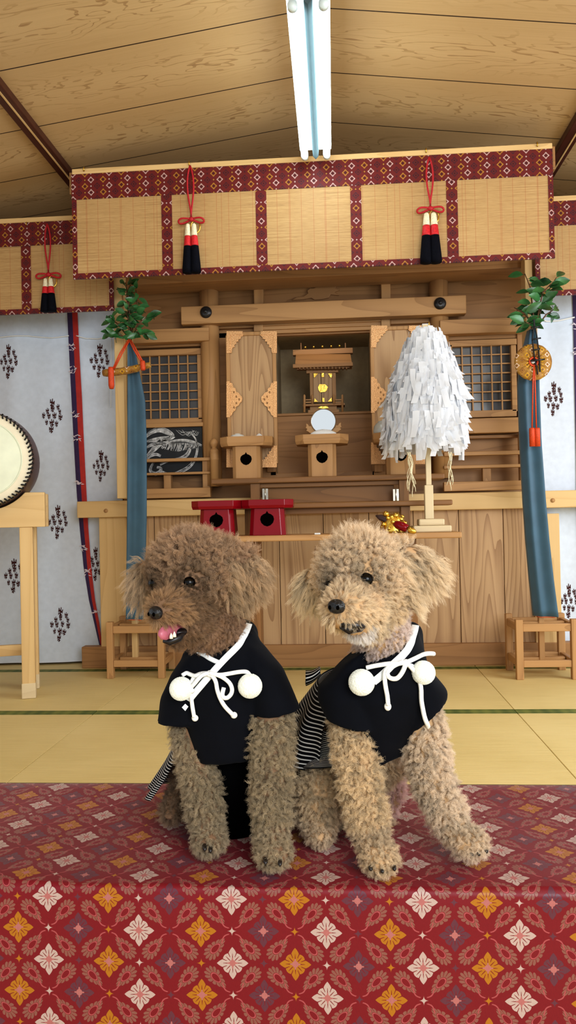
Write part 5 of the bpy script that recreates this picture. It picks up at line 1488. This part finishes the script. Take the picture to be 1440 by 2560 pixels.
cfgL = {'top': dict(col=lcol(197, 167, 137), len=.0145, lift=.75, flow=flow_none(-.05), jit=.45, turns=2.0, crad=.0021, spread=.0008, hairs=8, thin=.62, rad=.00016, colf=eyedark(eyesL, .03, .35), lenf=eyeshort(eyesL, .03, .35)),
        'face': dict(col=lcol(160, 132, 104), len=.008, lift=.5, flow=flow_from(noseL, .7, .1), jit=.3, turns=.8, crad=.0012, spread=.0008, hairs=7, thin=.75, colf=eyedark(eyesL, .02, .35), lenf=eyeshort(eyesL, .016, .3)),
        'muz': dict(col=lcol(188, 155, 119), len=.0095, lift=.4, flow=flow_from(noseL, .85, .3), jit=.22, turns=.5, crad=.0010, spread=.0008, hairs=8, thin=.8),
        'jaw': dict(col=lcol(145, 115, 86), len=.007, lift=.4, flow=flow_from(noseL, .5, .5), jit=.25, turns=.5, crad=.0010, spread=.0008, hairs=7, thin=.8),
        'earR': dict(col=lcol(210, 184, 152), len=.022, lift=.45, flow=flow_ear(noseL, .36, .85), jit=.22, turns=2.0, crad=.0022, spread=.0008, hairs=9, thin=.5, droop=.25, var=.2, rad=.00016),
        'earL': dict(col=lcol(214, 191, 162), len=.022, lift=.45, flow=flow_ear(noseL, -.35, .9), jit=.20, turns=1.6, crad=.0017, spread=.0008, hairs=9, thin=.5, droop=.25, var=.2, rad=.00016),
        'neck': dict(col=lcol(187, 155, 128), len=.0075, lift=.6, flow=flow_none(.35), jit=.45, turns=1.4, crad=.0016, spread=.0007, hairs=7, thin=.6),
        'legs': dict(col=lcol(192, 175, 147), len=.0115, lift=.6, flow=flow_none(.55), jit=.42, turns=1.8, crad=.0020, spread=.0008, hairs=8, thin=.6, rad=.00016),
        'paw': dict(col=lcol(197, 180, 152), len=.0085, lift=.6, flow=flow_none(.45), jit=.42, turns=1.5, crad=.0017, spread=.0007, hairs=8, thin=.65),
        'hind': dict(col=lcol(166, 140, 114), len=.010, lift=.65, flow=flow_none(.4), jit=.45, turns=1.5, crad=.0018, spread=.0008, hairs=7, thin=.55)}
avoidL = [(e, .0072) for e in eyesL]+[(noseL, .0088), (at(430, 1575, .84), .012), (at(412, 1590, .83), .010), (at(450, 1568, .85), .009)]
fur(dl, meL, regs, [kbL, ubL], avoidL, cfgL, 5, dlo)

# ------------------------------------------------------------------ apricot poodle on the right
dr = thing('poodle', 'apricot cream toy poodle in a navy kimono, sitting at right with tilted head', 'dog', tuple(floor_at(930, 2120, ZB)), 'poodles on the bench')
dro = ORI[dr.name]
noseR = at(841, 1516, .808)
pr = [ell(902, 1442, .905, 100, 108, 94), ell(935, 1500, .92, 90, 88, 76),
      cap(K(888, 1502, .868, 68), K(862, 1524, .834, 52)), cap(K(915, 1530, .86, 44), K(880, 1538, .832, 40)),
      cap(K(925, 1560, .89, 40), K(890, 1578, .848, 20)),
      ell(1022, 1412, .922, 50, 36, 46), ell(1060, 1424, .922, 30, 30, 40), ell(988, 1396, .92, 38, 34, 34), ell(780, 1464, .93, 22, 26, 48),
      cap(K(950, 1530, .93, 66), K(966, 1640, .955, 58)),
      cap(K(960, 1690, .965, 100), K(915, 1890, 1.03, 100)), ell(880, 1960, 1.05, 112, 118, 100),
      cap(K(880, 1780, .935, 46), K(898, 1950, .915, 44)), cap(K(898, 1950, .915, 44), K(930, 2095, .905, 38)), ell(948, 2142, .880, 42, 50, 34),
      cap(K(1050, 1790, .945, 48), K(1080, 1950, .935, 42)), cap(K(1080, 1950, .935, 42), K(1135, 2070, .925, 36)), ell(1172, 2106, .908, 42, 46, 30),
      cap(K(850, 1930, 1.0, 70), K(800, 1990, .97, 54)), cap(K(800, 1990, .97, 54), K(795, 2050, .965, 40)), ell(800, 2078, .955, 34, 56, 24),
      cap(K(960, 1930, 1.04, 50), K(978, 1985, 1.02, 30)), cap(K(978, 1985, 1.02, 30), K(968, 2030, 1.02, 20))]
meR = remesh(pr, .0042, 5); bR = bvh_of(meR)
jr = []
for (px, py, Y, rx, ry, tx, ty) in ((962, 1612, .955, 84, 84, .25, .42), (958, 1660, .955, 104, 104, .2, .30), (955, 1710, .958, 122, 118, .12, .22), (952, 1770, .964, 126, 124, .05, .2), (950, 1830, .97, 108, 118, 0, .22), (950, 1885, .975, 74, 100, 0, .3)):
    jr.append((at(px, py, Y), rx*s9, ry*s9, tx, ty))
jp = [('m',)+lofted(jr)]
jp.append(cap(K(1006, 1630, .965, 52), K(1026, 1586, .985, 34)))
jp.append(sleeve((890, 1632, .95, 44, 54, 0, .6), (850, 1690, .945, 58, 62, 0, .4), (862, 1750, .935, 66, 66, 0, .0), (880, 1812, .925, 66, 64, 0, -.22)))
jp.append(sleeve((1010, 1620, .955, 40, 50, 0, -.6), (1050, 1680, .95, 50, 60, 0, -.4), (1066, 1738, .945, 56, 62, 0, .2), (1066, 1790, .94, 52, 58, 0, .75)))
kmR = remesh(jp, .0035, 4, .0021, 20, 9); kbR = bvh_of(kmR)
body = link_mesh('body', meR.copy(), [SKIN_A], dr)
kim = link_mesh('kimono_jacket', kmR.copy(), [M['navy']], dr)
eyesR = [eyeball(dr, bR, 915, 1449, .0080, .38), eyeball(dr, bR, 828, 1463, .0066, .38)]
nose_mesh(dr, noseR, .0094, Vector((-.42, -.9, -.02)))
mb = MB(); mb.ell(at(880, 1561, .822), (.0150, .009, .0068), rot=Matrix.Rotation(.16, 3, 'Y')); mb.tube([at(852, 1566, .822), at(872, 1573, .818), at(900, 1568, .824), at(922, 1555, .838)], [.003, .0055, .0052, .002], 10)
mb.build('lower_lip', M['mouth'], dr)
for px, py, Y in ((926, 2166, .862), (955, 2172, .86), (985, 2166, .864), (1196, 2128, .894), (1215, 2122, .9), (1178, 2130, .894)): MB().tube([at(px, py, Y), at(px+1, py+7, Y-.007), at(px+2, py+12, Y-.008)], [.0026, .0022, .0006], 8).build('claw', M['claw'], dr)
mb = MB(); ribbon_on(mb, kbR, [(1037, 1566), (1036, 1584), (1026, 1612), (1005, 1640), (980, 1664), (955, 1690), (935, 1706)], .0044, .0024); mb.build('white_collar', M['collar_white'], kim, fixn=False)
mb = MB(); ribbon_on(mb, kbR, [(1022, 1665), (1046, 1678), (1070, 1694)], .0034, .0024); mb.build('white_collar', M['collar_white'], kim, fixn=False)
mb = MB(); q = [on(kbR, x, y, .0016) for x, y in ((854, 1613), (864, 1608), (866, 1618), (855, 1623))]; mb.add(q, [(0, 1, 2, 3)]); mb.build('white_patch', M['collar_white'], kim, fixn=False)
ck = MB()
for pts in ([(1010, 1658, .005), (985, 1664, .005), (965, 1678, .005), (962, 1705, .004), (966, 1735, .003), (968, 1760, .003)],
            [(1010, 1658, .005), (1030, 1680, .004), (1044, 1710, .004), (1056, 1760, .003), (1064, 1800, .003), (1070, 1820, .003)],
            [(1010, 1658, .005), (975, 1662, .005), (945, 1668, .005), (925, 1676, .008)],
            [(1010, 1658, .005), (1030, 1648, .005), (1048, 1638, .006), (1062, 1640, .010)],
            [(1010, 1658, .006), (1002, 1680, .006), (988, 1696, .006), (972, 1696, .006), (968, 1684, .006), (982, 1668, .006), (1004, 1656, .006)]):
    ck.tube(cord_on(kbR, pts, r_*.6), r_*1.08, 8)
ck.ell(on(kbR, 1010, 1659, .006), .0046, 12, 8)
for px, py in ((968, 1764), (1068, 1822)): ck.ell(on(kbR, px, py, .003), (.0042, .0035, .0050), 10, 8)
ck.build('white_cord', M['white_cord'], kim)
balls = [pompom(kim, 904, 1706, 33, kbR, 0, 5), pompom(kim, 1084, 1666, 30, kbR, 0, 6)]
wool(kim, balls, 8, dro)
# striped skirt in two pieces and the bow on the back
sk = [(at(905, 1690, 1.0), .058, .063, .1, .1), (at(886, 1755, 1.02), .074, .074, .30, .15), (at(884, 1822, 1.035), .087, .087, .55, .1)]
skirt(dr, sk, 60, 0, 1, PI*.35, PI*1.30, 'skirt_yoke', 20)
sk = [(at(886, 1765, 1.025), .064, .064, .30, .1), (at(870, 1840, 1.045), .082, .080, .05, .05), (at(862, 1912, 1.05), .097, .095, -.30, .05)]
skirt(dr, sk, 60, 0, 1, PI*.30, PI*1.46, 'striped_skirt', 28)
P = [[at(800-36*u, 1668+4*math.sin(u*3)+v*(18+16*u)+u*10, .99-.02*math.sin(v*3)) for v in np.linspace(0, 1, 8)] for u in np.linspace(0, 1, 10)]
mb = MB(); mb.grid(P, uv=lambda i, j: (i/9, j/7*5)); mb.build('striped_bow', M['stripe'], dr, solid=.003, fixn=False)
regs = [('top', P3(910, 1390, .90), .075), ('top', P3(970, 1370, .92), .045), ('top', P3(840, 1410, .90), .05), ('face', P3(905, 1465, .85), .032), ('face', P3(835, 1475, .86), .026), ('cheek', P3(960, 1530, .88), .038),
        ('muz', P3(868, 1516, .835), .036), ('jaw', P3(900, 1585, .855), .024), ('earR', P3(1035, 1418, .915), .048), ('earR', P3(1005, 1400, .89), .030), ('earR', P3(1040, 1450, .90), .03), ('earL', P3(770, 1470, .92), .034),
        ('neck', P3(965, 1590, .92), .05), ('legs', P3(885, 1860, .93), .05), ('legs', P3(905, 1990, .91), .05), ('paw', P3(945, 2125, .89), .045), ('legsR', P3(1068, 1860, .94), .05), ('legsR', P3(1100, 1990, .93), .05), ('pawR', P3(1165, 2100, .91), .045),
        ('hind', P3(810, 1990, .97), .06), ('hind', P3(880, 1960, 1.05), .10), ('paw', P3(798, 2075, .955), .035), ('hindR', P3(975, 1980, 1.02), .045)]
at_, al = lcol(250, 226, 182), lcol(246, 218, 168)
cfgR = {'top': dict(col=lcol(251, 230, 201), len=.0145, lift=.75, flow=flow_none(-.05), jit=.42, turns=1.9, crad=.0021, spread=.0008, hairs=8, thin=.62, rad=.00016, colf=eyedark(eyesR, .026, .5), lenf=lambda p: eyeshort(eyesR, .03, .4)(p)*(1+.5*np.clip((p[:, 2]-np.array(at(912, 1372, .9))[2])/.012, 0, 1))),
        'face': dict(col=lcol(242, 220, 189), len=.0075, lift=.5, flow=flow_from(noseR, .7, .05), jit=.3, turns=.8, crad=.0012, spread=.0008, hairs=7, thin=.75, colf=eyedark(eyesR, .018, .4), lenf=eyeshort(eyesR, .016, .3)),
        'cheek': dict(col=lcol(248, 228, 197), len=.010, lift=.5, flow=flow_from(noseR, .6, .35), jit=.3, turns=1.0, crad=.0014, spread=.0008, hairs=8, thin=.7),
        'muz': dict(col=lcol(246, 226, 195), len=.0085, lift=.5, flow=flow_from(noseR, .7, .2), jit=.26, turns=.6, crad=.0010, spread=.0008, hairs=8, thin=.8),
        'jaw': dict(col=lcol(250, 244, 239), len=.0075, lift=.5, flow=flow_from(noseR, .5, .4), jit=.25, turns=.5, crad=.0010, spread=.0008, hairs=8, thin=.8),
        'earR': dict(col=lcol(251, 232, 203), len=.021, lift=.55, flow=flow_ear(noseR, .65, .60), jit=.20, turns=1.9, crad=.0018, spread=.0008, hairs=9, thin=.55, droop=.30, var=.16, rad=.00016),
        'earL': dict(col=lcol(248, 230, 199), len=.021, lift=.45, flow=flow_ear(noseR, -.40, .9), jit=.20, turns=1.2, crad=.0016, spread=.0008, hairs=9, thin=.55, droop=.25, var=.16, rad=.00016),
        'neck': dict(col=lcol(246, 230, 222), len=.0065, lift=.6, flow=flow_none(.35), jit=.45, turns=1.3, crad=.0015, spread=.0007, hairs=7, thin=.65),
        'legs': dict(col=lcol(248, 226, 191), len=.0115, lift=.6, flow=flow_none(.55), jit=.42, turns=1.8, crad=.0021, spread=.0008, hairs=8, thin=.6, rad=.00016),
        'legsR': dict(col=lcol(246, 228, 205), len=.0115, lift=.6, flow=flow_none(.55), jit=.42, turns=1.8, crad=.0021, spread=.0008, hairs=8, thin=.6, rad=.00016),
        'paw': dict(col=lcol(236, 216, 186), len=.0085, lift=.6, flow=flow_none(.45), jit=.42, turns=1.5, crad=.0017, spread=.0007, hairs=8, thin=.65),
        'pawR': dict(col=lcol(244, 226, 201), len=.0085, lift=.6, flow=flow_none(.45), jit=.42, turns=1.5, crad=.0017, spread=.0007, hairs=8, thin=.65),
        'hind': dict(col=lcol(228, 208, 176), len=.0115, lift=.65, flow=flow_none(.4), jit=.45, turns=1.6, crad=.0020, spread=.0008, hairs=8, thin=.55),
        'hindR': dict(col=lcol(242, 212, 205), len=.007, lift=.6, flow=flow_none(.5), jit=.4, turns=.9, crad=.0013, spread=.0008, hairs=7, thin=.6)}
avoidR = [(e, .0072) for e in eyesR]+[(noseR, .0092), (at(880, 1560, .832), .0145), (at(858, 1562, .826), .010), (at(905, 1556, .84), .011)]
fur(dr, meR, regs, [kbR], avoidR, cfgR, 6, dro)
for me_ in (meL, meR, kmL, kmR): bpy.data.meshes.remove(me_)

# ================================================================== light
w = bpy.data.worlds.new('daylight'); SC.world = w; w.use_nodes = True
bg = w.node_tree.nodes['Background']; bg.inputs[0].default_value = (.88, .95, 1.0, 1); bg.inputs[1].default_value = .68
def area(name, loc, target, sx, sy, power, col):
    l = bpy.data.lights.new(name, 'AREA'); l.shape = 'RECTANGLE'; l.size = sx; l.size_y = sy; l.energy = power; l.color = col
    o = bpy.data.objects.new(name, l); C.objects.link(o); o.location = loc
    o.rotation_euler = (Vector(target)-Vector(loc)).to_track_quat('-Z', 'Y').to_euler(); return o
area('doorway_daylight', (1.6, -1.9, 1.9), (0, 3.5, 1.0), 2.2, 1.8, 85, (.93, .97, 1))
area('side_daylight', (2.9, 2.4, 1.5), (-.5, 3.0, .6), 1.6, 1.6, 40, (.88, .94, 1))
l = bpy.data.lights.new('niche_fill_light', 'AREA'); l.shape = 'RECTANGLE'; l.size = .4; l.size_y = .1; l.energy = .55; l.color = (1, .9, .75)  # added fill light that brightens the niche; no real fixture there
o = bpy.data.objects.new('niche_fill_light', l); C.objects.link(o); o.location = ((xN0+xN1)/2, 4.49, zN1-.01); o.rotation_euler = (.25, 0, 0)
SC.view_settings.view_transform = 'Standard'; SC.view_settings.look = 'None'; SC.view_settings.exposure = .55; SC.view_settings.gamma = .9
cy = SC.cycles
cy.max_bounces = 6; cy.diffuse_bounces = 3; cy.glossy_bounces = 3; cy.transmission_bounces = 2; cy.transparent_max_bounces = 4
cy.caustics_reflective = False; cy.caustics_refractive = False; cy.sample_clamp_indirect = 6
cy.use_adaptive_sampling = True; cy.adaptive_threshold = .02; cy.use_denoising = True
try: SC.cycles_curves.shape = 'RIBBONS'
except Exception: pass
